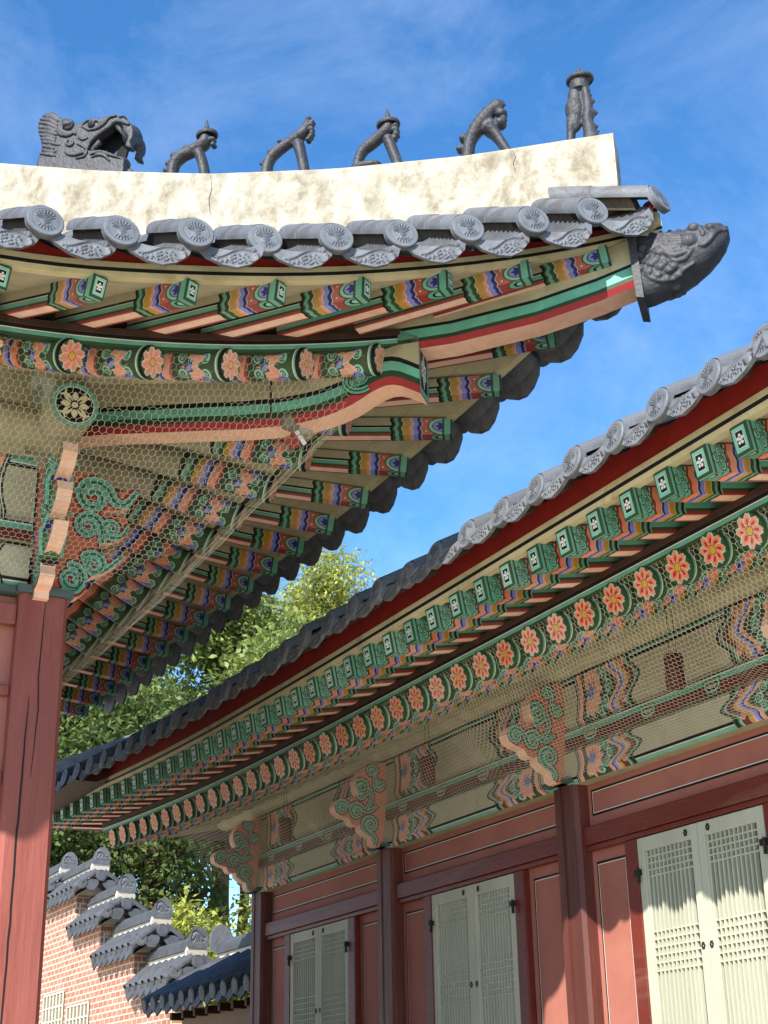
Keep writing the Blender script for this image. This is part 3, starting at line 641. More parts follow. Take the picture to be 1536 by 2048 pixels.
    mb.build('soffit_board', root)
    # board over the rafter ends: brown strip, black line, teal edge
    us = E.grid(u_min, E.cr-.02, .14)
    mb = MB(); E.sweep(mb, us, E.orr, E.zraf, [(.03, .178, M_BROWN), (-.03, .178, M_BROWN), (-.03, .075, M_DGREEN), (.018, .075, M_DGREEN), (.022, .088, M_TEAL), (.022, .112, M_WHITE), (.022, .118, M_BLACK), (.022, .14, M_BROWN), (.03, .142, M_BROWN)]); mb.build('eave_strip', root)
    # round rafters
    rm = rafter_mesh(kind, raf_len, raf_r, 'rafter'); d = .24+skip_raf
    pr = pitch_f*.93 if fan else pitch_f
    ua = []
    while E.cr-d > u_min:
        ur = E.cr-d; p = Vector(P(ur, E.orr(ur)-.0, E.zraf(ur)))
        ui = ur-(1.3*max(0, 1-.25*d) if fan else 0)
        back = Vector(P(ui, 0., E.zraf(-3)+wz)); y = p-back; x = Vector((0, 0, 1)).cross(y); M = frame(p, -x, y)
        if M.col[2].z < 0: M = frame(p, x, y)
        put('rafter', rm, M); ua.append((p, back)); d += pr
    mb = MB()
    for (p0, b0), (p1, b1) in zip(ua[:-1], ua[1:]):
        h = Vector((0, 0, .07)); q0, q1 = p0+(b0-p0)*1.35, p1+(b1-p1)*1.35
        mb.face([p0+h, p1+h, q1+h, q0+h], M_OLIVE)
    if fan and ua:
        p0, b0 = ua[0]; hc = Vector(P(E.cr, E.cr, E.zraf(E.cr))); hw = Vector(P(-.3, -.3, E.zraf(-3)+wz)); h = Vector((0, 0, .07)); mb.face([hc+h, p0+h, b0+h, hw+h], M_OLIVE)
    mb.build('rafter_board', root)
    return ends

# ---------------------------------------------------------------- hall with the hip corner (nearer, upper)
HX, HY, HC = 2.25, 8.05, 2.8
hall = thing('palace_hall', (HX, HY, -1.6), 'painted timber hall with an upturned tiled corner, plaster hip ridge and red column', 'hall')
ot_l = lambda u: 2.2+.6*q2(u, HC, 4.); or_l = lambda u: 1.23+.32*q2(u, 1.55, 3.)
UA = [-3, -1.8, -.9, -.56, -.22, .13, .52, .86, 1.2, 1.6, 1.95, 2.34, 2.8, 3.2]; ZA = [3.66, 3.69, 3.745, 3.79, 3.855, 3.922, 4.0, 4.083, 4.173, 4.288, 4.40, 4.545, 4.74, 4.92]
UB = [-8, -1.6, -.9, -.475, -.12, .23, .6, .95, 1.26, 1.57, 1.89, 2.34, 2.8, 3.2]; ZB = [3.93, 3.90, 3.895, 3.895, 3.925, 3.965, 4.02, 4.09, 4.165, 4.255, 4.345, 4.545, 4.74, 4.92]
def smooth_table(U, Z):
    g = np.arange(-8, 3.3, .02); z = sum(np.interp(g+d, U, Z) for d in (-.3, -.2, -.1, 0, .1, .2, .3))/7; z = [float(v) for v in z]
    def f(u):
        t = min(max((u+8)/.02, 0), len(z)-1.001); i = int(t); return z[i]+(z[i+1]-z[i])*(t-i)
    return f
zt_l, zt_s = smooth_table(UA, ZA), smooth_table(UB, ZB)
zm_l = lambda u: zt_l(u)+.175+.06*q2(u, HC, 4.); zf_l = lambda u: zt_l(u)-.018; zr_l = lambda u: 3.745+.39*q2(u, 1.55, 3.)
EA = Eave(lambda u, o, z: (HX+u, HY-o, z), HC, ot_l, or_l, zt_l, zm_l, zf_l, zr_l, .045, .078, 1.55)
EB = Eave(lambda u, o, z: (HX+o, HY-u, z), HC, ot_l, or_l, zt_s, lambda u: zt_s(u)+.175+.06*q2(u, HC, 4.), lambda u: zt_s(u)-.0, zr_l, .045, .078, 1.55)
for E, um in ((EA, -2.6), (EB, -6.3)):
    build_eave(E, hall, 0, um, None, .365, .465, .090, 1., roof_to=-2.2, first_t=.36 if E is EA else .60, first_f=.29, wz=.62)
def hip_sweep(path, sect, name, parent, endm=None, fin=None):
    """Section (lateral, height, material) swept along the diagonal; path: (k, z)."""
    mb = MB(); lat = Vector((1, 1, 0)).normalized(); n = len(sect)
    R = [[Vector((HX+k, HY-k, z))+lat*a+Vector((0, 0, b)) for a, b, _ in (sect if not fin else [(a, b*fin(k), m) for a, b, m in sect])] for k, z in path]
    for A, B in zip(R[:-1], R[1:]):
        for i in range(n): mb.face([A[i], A[(i+1) % n], B[(i+1) % n], B[i]], sect[i][2])
    mb.face(R[0], sect[0][2]); 
    bs = [b for _, b, _ in sect]; w = max(a for a, _, _ in sect)
    mb.face(R[-1], endm or sect[0][2], [(.5+a/(2*w), (b-min(bs))/(max(bs)-min(bs))) for a, b, _ in sect])
    return mb.build(name, parent)
W2 = .098
S_LOW = [(-W2*.8, 0, M_PINK), (W2*.8, 0, M_CRIM), (W2, .045, M_DGREEN), (W2, .085, M_TEAL), (W2, .145, M_BLACK), (W2, .175, M_OLIVE), (W2, .36, M_OLIVE), (-W2, .36, M_OLIVE), (-W2, .175, M_BLACK), (-W2, .145, M_TEAL), (-W2, .085, M_DGREEN), (-W2, .045, M_CRIM)]
low = [(-.5, 3.955), (.15, 3.90), (.38, 3.86), (.6, 3.825), (.8, 3.79), (.96, 3.775), (1.06, 3.778), (1.135, 3.79), (1.20, 3.81), (1.264, 3.84), (1.31, 3.872), (1.35, 3.902), (1.385, 3.922), (1.414, 3.932), (1.445, 3.93), (1.477, 3.915), (1.52, 3.88), (1.56, 3.845)]
hr = hip_sweep(low, S_LOW, 'hip_rafter', hall, M_HEND)
mb = MB()
for m, w, d in ((M_BLACK, .050, .002), (M_TEAL, .038, .004), (M_DGREEN, .010, .006)):
    q = []
    for i in range(40):
        t = i/39; a = 5.4-t*1.45*2*math.pi; r = .088*(1-.80*t); q.append((1.30+r*math.cos(a)/1.25, 3.995+r*math.sin(a), w*(1-.45*t)))
    base = lambda k, z: Vector((HX+k, HY-k, z))-lat_*(W2+d)
    lat_ = Vector((1, 1, 0)).normalized()
    for i in range(39):
        (k0, z0, w0), (k1, z1, w1) = q[i], q[i+1]; dk, dz = (k1-k0)*1.414, z1-z0; l = math.hypot(dk, dz); nk, nz = -dz/l/1.414, dk/l
        mb.face([base(k0-nk*w0/2, z0-nz*w0/2), base(k1-nk*w1/2, z1-nz*w1/2), base(k1+nk*w1/2, z1+nz*w1/2), base(k0+nk*w0/2, z0+nz*w0/2)], m)
mb.build('painted_curl', hr)
S_UP = [(-W2*.8, 0, M_PINK), (W2*.8, 0, M_CRIM), (W2, .035, M_DGREEN), (W2, .06, M_TEAL), (W2, .12, M_BLACK), (W2, .14, M_OLIVE), (W2, .30, M_OLIVE), (-W2, .30, M_OLIVE), (-W2, .14, M_BLACK), (-W2, .12, M_TEAL), (-W2, .06, M_DGREEN), (-W2, .035, M_CRIM)]
hip_sweep([(.9, 4.20), (1.3, 4.14), (1.7, 4.135), (2.05, 4.18), (2.3, 4.25), (2.52, 4.335)], S_UP, 'flying_hip_rafter', hall)
# corner column, beams, wall, brackets, purlins
def boxpart(lo, hi, m, name, parent, bevel=.012):
    mb = MB(); mb.box(lo, hi, m); return mb.build(name, parent, bevel=bevel)
def column(x, y, w, z0, z1, m, name, parent, crack=None):
    """Square post with chamfered arrises and long drying cracks."""
    mb = MB(); c = w*.09; a = w/2
    out = [(-a+c, -a), (a-c, -a), (a, -a+c), (a, a-c), (a-c, a), (-a+c, a), (-a, a-c), (-a, -a+c)]
    n = len(out)
    for i in range(n):
        p, q = out[i], out[(i+1) % n]
        mb.face([(x+p[0], y+p[1], z0), (x+q[0], y+q[1], z0), (x+q[0], y+q[1], z1), (x+p[0], y+p[1], z1)], m)
    mb.face([(x+p[0], y+p[1], z1) for p in out], m); mb.face([(x+p[0], y+p[1], z0) for p in out[::-1]], m)
    o = mb.build(name, parent)
    return o
def crack(pts, w, face, name, parent):
    """A thin dark split sunk along a post: a tapered sliver lying 2 mm proud of the face."""
    mb = MB(); r = random.Random(len(pts)); q = []
    for (a0, z0), (a1, z1) in zip(pts[:-1], pts[1:]): q += [(a0+(a1-a0)*t+r.uniform(-.0018, .0018), z0+(z1-z0)*t) for t in (0, .2, .4, .6, .8)]
    pts = q+[pts[-1]]
    for i in range(len(pts)-1):
        (a0, z0), (a1, z1) = pts[i], pts[i+1]; k0 = w*math.sin(math.pi*min(1, (i+.15)/len(pts)))**.5; k1 = w*math.sin(math.pi*min(1, (i+1.15)/len(pts)))**.5
        mb.face([face(a0-k0/2, z0), face(a0+k0/2, z0), face(a1+k1/2, z1), face(a1-k1/2, z1)], M_BLACK)
    return mb.build(name, parent)
KS = .952; CW = .276; CX, CY = 2.166-CW/2, 7.712+CW/2          # KS: the templates of the wall parts are drawn a little too large
col = column(CX, CY, CW, -.35, 2.775, M_COL, 'column', hall)
fy = CY-CW/2-.002
crack([(CX+.005, 2.77), (CX+.002, 2.6), (CX-.004, 2.3), (CX+.009, 2.12), (CX+.002, 2.0), (CX-.004, 1.75)], .007, lambda a, z: (a, fy, z), 'drying_crack', col)
crack([(CX-.045, 2.2), (CX-.050, 2.0), (CX-.050, 1.7), (CX-.056, 1.4), (CX-.055, 1.0), (CX-.058, .5), (CX-.056, -.2)], .011, lambda a, z: (a, fy, z), 'drying_crack', col)
column(CX-2.9, CY, CW, -.35, 2.775, M_COL, 'column', hall)
for i in (1,): column(CX, CY+2.9*i, CW, -.35, 2.775, M_COL, 'column', hall)
mb = MB(); mb.box((CX-CW/2-.02, CY-CW/2-.02, 2.777), (CX+CW/2+.02, CY+CW/2+.02, 2.823), M_SLATE); mb.box((CX-2.9, CY-.12, 2.778), (CX-CW/2-.022, CY+.1, 2.818), M_SLATE); mb.build('capital_board', hall)
DIAG0 = Vector((1, -1, 0)).normalized()
# hip ridge: plaster sides, slightly waisted
mb = MB(); lat = Vector((1, 1, 0)).normalized(); ks = [-3.2+(2.42+3.2)*i/44 for i in range(45)]
def ridge_top(k):
    xs = [-3.2, -1.5, -.5, .05, .6, 1.2, 1.8, 2.42]; zs = [7.50, 6.60, 6.145, 5.905, 5.705, 5.55, 5.455, 5.412]
    return float(np.interp(k, xs, zs))-.072
def ridge_bot(k): return min(ridge_top(k)-.40, zm_l(min(k, HC))+.55*(ot_l(min(k, HC))-k)+.02*(ot_l(min(k, HC))-k)**2-.12)
rings = []
for k in ks:
    c = Vector((HX+k, HY-k, 0)); zt, zb = ridge_top(k), ridge_bot(k); w = .112
    rings.append([c+lat*a+Vector((0, 0, z)) for a, z in ((-w*1.06, zb), (-w, zb*.5+zt*.5), (-w*1.02, zt-.012), (-w*.94, zt), (w*.94, zt), (w*1.02, zt-.012), (w, zb*.5+zt*.5), (w*1.06, zb))])
for A, B in zip(rings[:-1], rings[1:]):
    for i in range(8): mb.face([A[i], A[(i+1) % 8], B[(i+1) % 8], B[i]], M_PLAST)
mb.face(rings[0], M_PLAST); mb.face(rings[-1], M_PLAST)
ridge = mb.build('hip_ridge', hall, True, True, angle=35)
for k, dz in ((.62, .30), (2.0, .16)):
    f = lambda a, z, k=k: Vector((HX+k, HY-k, 0))-lat*(.115+.010*max(0, ridge_top(k)-z))+DIAG0*(a-CX)+Vector((0, 0, z)); zt = ridge_top(k)-.02
    crack([(CX, zt), (CX+.012, zt-dz*.3), (CX-.006, zt-dz*.6), (CX+.01, zt-dz)], .004, f, 'hairline_crack', ridge)
def painted_beam(P, s0, s1, h, zc, dep, m, name, parent, plain=M_OLIVE):
    """Beam along s from column centre to column centre, the painted ends mirrored about its middle; P(s, o, z)."""
    mb = MB(); L = s1-s0; mid = (s0+s1)/2; w = 1.28; c = h*.14
    for a0, a1, f in ((s0, mid, lambda s: (s-s0)/(L/2)), (mid, s1, lambda s: (s1-s)/(L/2))):
        prof = [(-c, -h/2), (0, -h/2+c), (0, h/2-c), (-c, h/2)]
        for (o0, z0), (o1, z1) in zip(prof[:-1], prof[1:]):
            mb.face([P(a0, o0, zc+z0), P(a1, o0, zc+z0), P(a1, o1, zc+z1), P(a0, o1, zc+z1)], m, [(f(a0), z0/h+.5), (f(a1), z0/h+.5), (f(a1), z1/h+.5), (f(a0), z1/h+.5)])
        mb.face([P(a0, -c, zc-h/2), P(a0, -dep, zc-h/2), P(a1, -dep, zc-h/2), P(a1, -c, zc-h/2)], plain); mb.face([P(a0, -c, zc+h/2), P(a1, -c, zc+h/2), P(a1, -dep, zc+h/2), P(a0, -dep, zc+h/2)], plain)
        mb.face([P(a0, -dep, zc-h/2), P(a0, -dep, zc+h/2), P(a1, -dep, zc+h/2), P(a1, -dep, zc-h/2)], plain)
    return mb.build(name, parent)
def strip_beam(P, s0, s1, h, zc, dep, name, parent):
    mb = MB(); n = max(1, int(round((s1-s0)/.64)))
    for i in range(n):
        a, b = s0+(s1-s0)*i/n, s0+(s1-s0)*(i+1)/n
        mb.face([P(a, 0, zc-h/2), P(b, 0, zc-h/2), P(b, 0, zc+h/2), P(a, 0, zc+h/2)], M_STRIP, [(0, 0), (1, 0), (1, 1), (0, 1)])
    for z in (-h/2, h/2): mb.face([P(s0, 0, zc+z), P(s1, 0, zc+z), P(s1, -dep, zc+z), P(s0, -dep, zc+z)], M_OLIVE)
    return mb.build(name, parent)
def round_purlin(a, b, r, name, parent, endm=None):
    mb = MB(); n = 28; a, b = Vector(a), Vector(b); y = (b-a).normalized(); x = Vector((0, 0, 1)).cross(y).normalized(); z = y.cross(x)
    R = lambda c, k: [c+r*k*(math.cos(2*math.pi*i/n)*x+math.sin(2*math.pi*i/n)*z) for i in range(n)]
    A, B = R(a, 1), R(b, 1)
    for i in range(n): mb.face([A[i], A[(i+1) % n], B[(i+1) % n], B[i]], M_OLIVE)
    for ring, c in ((A, a), (B, b)): mb.face(ring, endm or M_OLIVE, [(.5+.5*(p-c).dot(x)/r, .5+.5*(p-c).dot(z)/r) for p in ring])
    return mb.build(name, parent, True, True, angle=40)
PFa = lambda s, o, z: (CX-s, CY-.13-o, z)                  # front: s to the side away from the corner
PFb = lambda s, o, z: (CX+.13+o, CY+s, z)                  # flank
for PF, n in ((PFa, 1), (PFb, 2)):
    for i in range(n):
        s0, s1 = .1+2.9*i, 2.9+2.9*i-.1
        painted_beam(PF, s0, s1, .257, 2.951, .2, M_BEAM[1], 'tie_beam', hall)
        strip_beam(PF, s0, s1, .114, 3.142, .1, 'bearing_strip', hall)
        painted_beam(lambda s, o, z: PF(s, o-.03, z), s0, s1, .44, 3.427, .14, M_BEAM[0], 'wall_board', hall)
round_purlin((CX-3.2, CY, 3.835), (CX+.10, CY, 3.835), .141, 'purlin', hall, M_MED)
round_purlin((CX+.02, CY-.40, 3.855), (CX+.02, CY+5.8, 3.835), .141, 'purlin', hall, M_MED)
def bracket(out, kind, F, name, parent, thick=.10):
    x0, y0, w, h = BRK_BOX[kind]; mb = MB(); mb.plate(out, thick, F, M_BRK[kind], M_PINK, lambda a, b: ((a-x0)/w, (b-y0)/h)); return mb.build(name, parent)
bracket(L_OUT, 0, lambda a, b, c: ((a-.03)*KS, CY-.06+c, b*KS), 'bracket', hall)
bracket(L_OUT, 0, lambda a, b, c: (CX-.03+c, CY-(a*KS-CX), b*KS), 'bracket', hall, .085)
for y, z, s_ in ((-.36, 3.33, .95), (-.30, 3.05, 1.0)):
    mb = MB(); x = CX-.03; rows = [(-.14, .03), (-.12, .055), (-.05, .066), (.03, .060), (.09, .042), (.14, .012)]; n = 14
    R = [[Vector((x+r*s_*math.cos(2*math.pi*i/n), CY+y-zz*.25+r*s_*1.1*math.sin(2*math.pi*i/n), z+zz*s_)) for i in range(n)] for zz, r in rows]
    for q, (A, B) in enumerate(zip(R[:-1], R[1:])):
        for i in range(n): mb.face([A[i], A[(i+1) % n], B[(i+1) % n], B[i]], (M_BLACK, M_BUD, M_BUD, M_NAVY, M_BUD)[q])
    mb.face(R[0], M_BLACK); mb.face(R[-1], M_TEAL)
    for sx in (-1, 1): mb.tube([Vector((x+sx*.055, CY+y-.0, z-.10)), Vector((x+sx*.07, CY+y-.03, z+.03)), Vector((x+sx*.04, CY+y-.06, z+.13)), Vector((x+sx*.09, CY+y-.07, z+.15))], [.012, .012, .011, .006], M_TEAL, 6)
    mb.build('carved_bud', hall, True, True)
# wall of the hall behind the corner column
mb = MB(); mb.box((CX-2.9, CY-.04, -.4), (CX-CW/2, CY+.06, 2.775), M_PANEL); mb.build('wall_panel', hall)
mb = MB()
for lo, hi in (((CX-2.9, CY-.10, 2.60), (CX-CW/2-.002, CY-.042, 2.72)), ((CX-.62, CY-.10, -.35), (CX-.50, CY-.042, 2.598)), ((CX-.498, CY-.08, 2.20), (CX-CW/2-.002, CY-.043, 2.26)), ((CX-.498, CY-.08, 1.72), (CX-CW/2-.002, CY-.043, 1.78)), ((CX-2.9, CY-.09, 1.0), (CX-.622, CY-.043, 1.1))): mb.box(lo, hi, M_COL)
mb.build('wall_frame', hall, bevel=.008)
mb = MB(); mb.box((CX-.04, CY+CW/2, -.4), (CX+.06, CY+5.6, 2.775), M_PANEL); mb.build('wall_panel', hall)
mb = MB(); mb.box((CX-6, CY-.05, 2.83), (CX-.16, CY-.0, 4.6), M_OLIVE); mb.box((CX-.0, CY+.0, 2.83), (CX+.05, CY+5.6, 4.6), M_OLIVE); mb.build('upper_wall', hall)
mb = MB(); mb.box((CX-7, HY-.9, -1.62), (HX+1.0, HY+6.6, -.35), M_STONE); mb.build('stone_platform', hall, bevel=.02)
# ---------------------------------------------------------------- hall on the other side of the yard (straight eave, doors)
RX, RY, RC = 5.80, 13.45, 1.95
hall2 = thing('palace_annex', (RX, RY, -1.6), 'lower painted timber hall with red panels and pale lattice doors under netted eaves', 'hall')
ot_r = lambda u: 1.78+.17*q2(u, RC, 5.); or_r = lambda u: 1.06+.10*q2(u, 1.2, 4.)
zt_r = lambda u: 2.922+.20*q2(u, RC, 7.)+.0; zm_r = lambda u: zt_r(u)+.118; zf_r = lambda u: zt_r(u)-.120; zr_r = lambda u: 2.648+.10*q2(u, 1.2, 5.)
EC = Eave(lambda u, o, z: (RX-o, RY+u, z), RC, ot_r, or_r, zt_r, zm_r, zf_r, zr_r, -.045, .081, 1.2)
build_eave(EC, hall2, 1, -10.9, None, .347, .277, .083, 0., roof_to=-3.0, first_t=.27, first_f=.2, wz=.36, raf_r=.098, raf_len=1.4)
cols_y = [13.16, 10.60, 8.04, 5.48, 2.92]
for y in cols_y:
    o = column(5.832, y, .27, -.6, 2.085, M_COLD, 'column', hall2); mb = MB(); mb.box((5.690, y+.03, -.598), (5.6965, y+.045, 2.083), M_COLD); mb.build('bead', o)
for y in cols_y: boxpart((5.63, y-.145, 2.085), (5.86, y+.145, 2.118), M_SLATE, 'capital_board', hall2, .004)
PR = lambda s, o, z: (5.67-o, s, z)
for a, b in zip(cols_y[1:], cols_y[:-1]):
    painted_beam(PR, a+.06, b-.06, .235, 2.19, .16, M_BEAM[1], 'tie_beam', hall2)
    strip_beam(lambda s, o, z: PR(s, o-.015, z), a+.06, b-.06, .12, 2.368, .1, 'bearing_strip', hall2)
    painted_beam(lambda s, o, z: PR(s, o-.03, z), a+.06, b-.06, .41, 2.634, .16, M_BEAM[0], 'wall_board', hall2)
round_purlin((5.66, 2.3, 2.875), (5.66, 13.9, 2.875), .085, 'purlin', hall2)
for y in cols_y:
    bracket(R_OUT, 1, lambda a, b, c, y=y: (a, y-.02+c, b), 'bracket', hall2, .10)
def strips(mb, P, s0, s1, z0, z1, t, m, d):
    """A painted outline t wide, d proud of its panel."""
    for a0, a1, b0, b1 in ((s0, s1, z1-t, z1), (s0, s1, z0, z0+t), (s0, s0+t, z0+t, z1-t), (s1-t, s1, z0+t, z1-t)):
        mb.face([P(a0, d, b0), P(a1, d, b0), P(a1, d, b1), P(a0, d, b1)], m)
PP = lambda s, o, z: (RX-o, s, z)
iron = []
def door_leaf(y0, y1, parent):
    """Leaf of a lattice door: stiles and rails, fine bars in three bands, paper behind, iron studs."""
    z0, z1 = -.55, 1.625; st = .062; mb = MB()
    x = 5.79; d = .045
    def bx(a0, a1, b0, b1, xo, xi): mb.box((x-xo, a0, b0), (x-xi, a1, b1), M_DOOR)
    bx(y0, y0+st, z0, z1, d, 0); bx(y1-st, y1, z0, z1, d, 0); bx(y0+st, y1-st, z1-.085, z1, d-.002, 0); bx(y0+st, y1-st, z0, z0+.3, d-.002, 0)
    b = st*.32
    for a in (y0+st, y1-st-.012): bx(a, a+.012, z0+.3, z1-.085, d-.012, .006)
    o = mb.build('door', parent, bevel=.004)
    mb = MB(); a0, a1 = y0+st+.012, y1-st-.012; w = .0095
    n = 11
    for i in range(1, n):
        a = a0+(a1-a0)*i/n; bx(a-w/2, a+w/2, z0+.3, z1-.086, .036, .010)
    rows = [1.54-.0388*i for i in range(1, 5)]+[1.058-.0455*i for i in range(0, 6)]+[.46-.0455*i for i in range(0, 5)]
    for z in rows: bx(a0, a1, z-w/2, z+w/2, .033, .012)
    mb.build('lattice', o)
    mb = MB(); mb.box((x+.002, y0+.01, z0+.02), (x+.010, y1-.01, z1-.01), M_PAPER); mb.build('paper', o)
    return o
def stud(P, s, z, r, mb):
    for k in range(6):
        a = k*math.pi/3; c = P(s+r*.62*math.cos(a), .0, z+r*.8*math.sin(a)); mb.ball(c, (.003, r*.42, r*.5), M_IRON, 6, 4)
for a, b in zip(cols_y[1:], cols_y[:-1]):
    m0, m1 = a+.13, b-.13; ym = (a+b)/2+.03; dw = .575; jb = .125
    mb = MB()
    mb.box((5.80, m0, -.6), (5.90, m1, 2.08), M_PANEL); mb.build('wall_panel', hall2)
    mb = MB(); strips(mb, PP, m0+.04, m1-.04, 1.862, 2.032, .013, M_BLACK, .003); strips(mb, PP, m0+.055, m1-.055, 1.876, 2.018, .005, M_WHITE, .004)
    for s0, s1 in ((m0, ym-dw-jb), (ym+dw+jb, m1)):
        strips(mb, PP, s0+.05, s1-.05, -.3, 1.562, .012, M_BLACK, .003); strips(mb, PP, s0+.063, s1-.063, -.28, 1.546, .005, M_WHITE, .004)
    mb.build('panel_border', hall2)
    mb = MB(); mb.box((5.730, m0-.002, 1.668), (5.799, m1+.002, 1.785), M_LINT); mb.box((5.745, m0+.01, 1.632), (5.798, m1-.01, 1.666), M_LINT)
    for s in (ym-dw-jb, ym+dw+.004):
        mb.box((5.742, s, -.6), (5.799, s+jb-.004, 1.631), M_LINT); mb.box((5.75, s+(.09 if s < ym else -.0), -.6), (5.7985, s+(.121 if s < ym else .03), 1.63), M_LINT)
    mb.build('door_frame', hall2, bevel=.008)
    for y0, y1 in ((ym-dw+.003, ym-.002), (ym+.002, ym+dw-.003)):
        o = door_leaf(y0, y1, hall2)
        mb2 = lambda s, oo, z: (5.743-oo, s, z)
        for s, z in (((y1-.10, 1.583) if y0 < ym-.01 else (y0+.10, 1.583)), ((y1-.035, .93) if y0 < ym-.01 else (y0+.035, .93))): mb = MB(); stud(mb2, s, z, .018, mb); mb.build('iron_stud', o)
        hs = y0-.012 if y0 < ym-.01 else y1-.02
        for z in (1.40, .1): mb = MB(); mb.box((5.722, hs-.01, z), (5.743, hs+.042, z+.035), M_IRON); mb.tube([(5.722, hs+.0, z-.05), (5.722, hs+.0, z+.04)], .011, M_IRON, 6); mb.build('hinge', o)
mb = MB(); mb.box((5.84, 2.6, 2.05), (5.92, 13.2, 3.1), M_OLIVE); mb.box((5.92, 13.16, -.6), (11, 13.26, 3.1), M_PANEL); mb.build('upper_wall', hall2)
mb = MB(); mb.box((4.9, 2.4, -1.62), (12, 14.3, -.6), M_STONE); mb.build('stone_platform', hall2, bevel=.02)
# far hip of the lower hall
mb = MB(); ring = []
for i in range(14):
    k = RC-.15-i*.4; t = RC-k; z = zm_r(RC)+.34*t+.02*t*t; c = Vector((RX-k, RY+k, 0)); l2 = Vector((1, -1, 0)).normalized()
    l2 = Vector((1, 1, 0)).normalized(); ring.append([c+l2*a+Vector((0, 0, zz)) for a, zz in ((-.13, z-.25), (-.12, z+.16), (-.10, z+.2), (.10, z+.2), (.12, z+.16), (.13, z-.25))])
for A, B in zip(ring[:-1], ring[1:]):
    for i in range(6): mb.face([A[i], A[(i+1) % 6], B[(i+1) % 6], B[i]], M_TILE)
mb.face(ring[0], M_TILE); mb.build('hip_ridge', hall2)
# far slope and soffit of the lower hall, turning the corner
mb = MB()
for i in range(20):
    x0, x1 = RX-RC+i*.4, RX-RC+(i+1)*.4
    for y0, y1, z0, z1 in ((RY+RC, RY+RC-2.2, 3.05, 3.9),):
        f = lambda x: max(0, (x-(RX-RC)))
        mb.face([(x0, RY+RC, 3.02), (x1, RY+RC, 3.02), (x1, RY+RC-min(f(x1), 4.4), 3.05+.40*min(f(x1), 4.4)), (x0, RY+RC-min(f(x0), 4.4), 3.05+.40*min(f(x0), 4.4))], M_TILE)
    mb.face([(x0, RY+RC, 2.98), (x1, RY+RC, 2.98), (x1, RY-.3, 3.0), (x0, RY-.3, 3.0)], M_BROWN)  # soffit coloured brown to stand in for the deep shade at this end
mb.build('rear_roof', hall2)
# ---------------------------------------------------------------- figures on the hip ridge, dragon head, fish cap
M_CLAY = mat('dark fired clay', (58, 58, 62), .55, .3, 12, .6, 50, .4, (46, 46, 48), (.5, .72), 8)
M_CLAYD = mat('mouth shade clay', (16, 15, 16), .8, .2, 9)  # near-black colour standing in for shade inside the dragon's mouth
DIAG = Vector((1, -1, 0)).normalized(); LAT = Vector((1, 1, 0)).normalized()   # along the ridge to the corner; away over the roof
def remeshed(mb, name, vox, parent=None, M=None, sm=2, rough=.0012):
    """Fuses the collected shapes into one skin."""
    o = mb.build(name); r = o.modifiers.new('r', 'REMESH'); r.mode = 'VOXEL'; r.voxel_size = vox; r.use_smooth_shade = True
    s = o.modifiers.new('s', 'SMOOTH'); s.iterations = sm; s.factor = .5
    me = bpy.data.meshes.new_from_object(o.evaluated_get(bpy.context.evaluated_depsgraph_get())); old = o.data; o.modifiers.clear(); o.data = me; bpy.data.meshes.remove(old); me.name = name
    me.materials.clear(); me.materials.append(mb.mats[0])
    for p in me.polygons: p.use_smooth = True
    if rough:
        n = len(me.vertices); co = np.empty(n*3, np.float32); nr = np.empty(n*3, np.float32); me.vertices.foreach_get('co', co); me.vertices.foreach_get('normal', nr); co = co.reshape(-1, 3); nr = nr.reshape(-1, 3)
        k = np.array([noise.noise(Vector(c)*26)+.6*noise.noise(Vector(c)*55) for c in co.tolist()], np.float32); me.vertices.foreach_set('co', (co+nr*(rough*k)[:, None]).ravel()); me.update()
    if M is not None: o.matrix_basis = M
    if parent is not None: adopt(o, parent)
    return o
def L3(a, z, y=0.): return Vector((a, y, z))
def ridge_M(k, z): c = Vector((HX+k, HY-k, z)); return Matrix(((DIAG.x, LAT.x, 0, c.x), (DIAG.y, LAT.y, 0, c.y), (0, 0, 1, c.z), (0, 0, 0, 1)))
def spline(pts, n=5):
    out = []; P = [Vector(p) for p in pts]; P = [2*P[0]-P[1]]+P+[2*P[-1]-P[-2]]
    for i in range(1, len(P)-2):
        for k in range(n):
            t = k/n; out.append(.5*(2*P[i]+(P[i+1]-P[i-1])*t+(2*P[i-1]-5*P[i]+4*P[i+1]-P[i+2])*t*t+(3*P[i]-P[i-1]-3*P[i+1]+P[i+2])*t**3))
    return out+[P[-2]]
def chain(mb, pts, wide=1.25, n=12, sub=4):
    S = spline([(a, z, r) for a, z, r in pts], sub); mb.tube([L3(p[0], p[1]) for p in S], [max(.003, p[2]*.94) for p in S], M_CLAY, n, squash=wide)
def leg_rings(mb, leg, k=5):
    S = spline(leg, 6)
    for i in range(2, len(S)-1, max(1, len(S)//k)):
        p, q = S[i], S[i+1]; d = Vector((q[0]-p[0], 0, q[1]-p[1])).normalized()
        mb.tube([L3(p[0], p[1])-d*.006, L3(p[0], p[1])+d*.006], [p[2]*.97, p[2]*.90], M_CLAY, 14, squash=1.25)
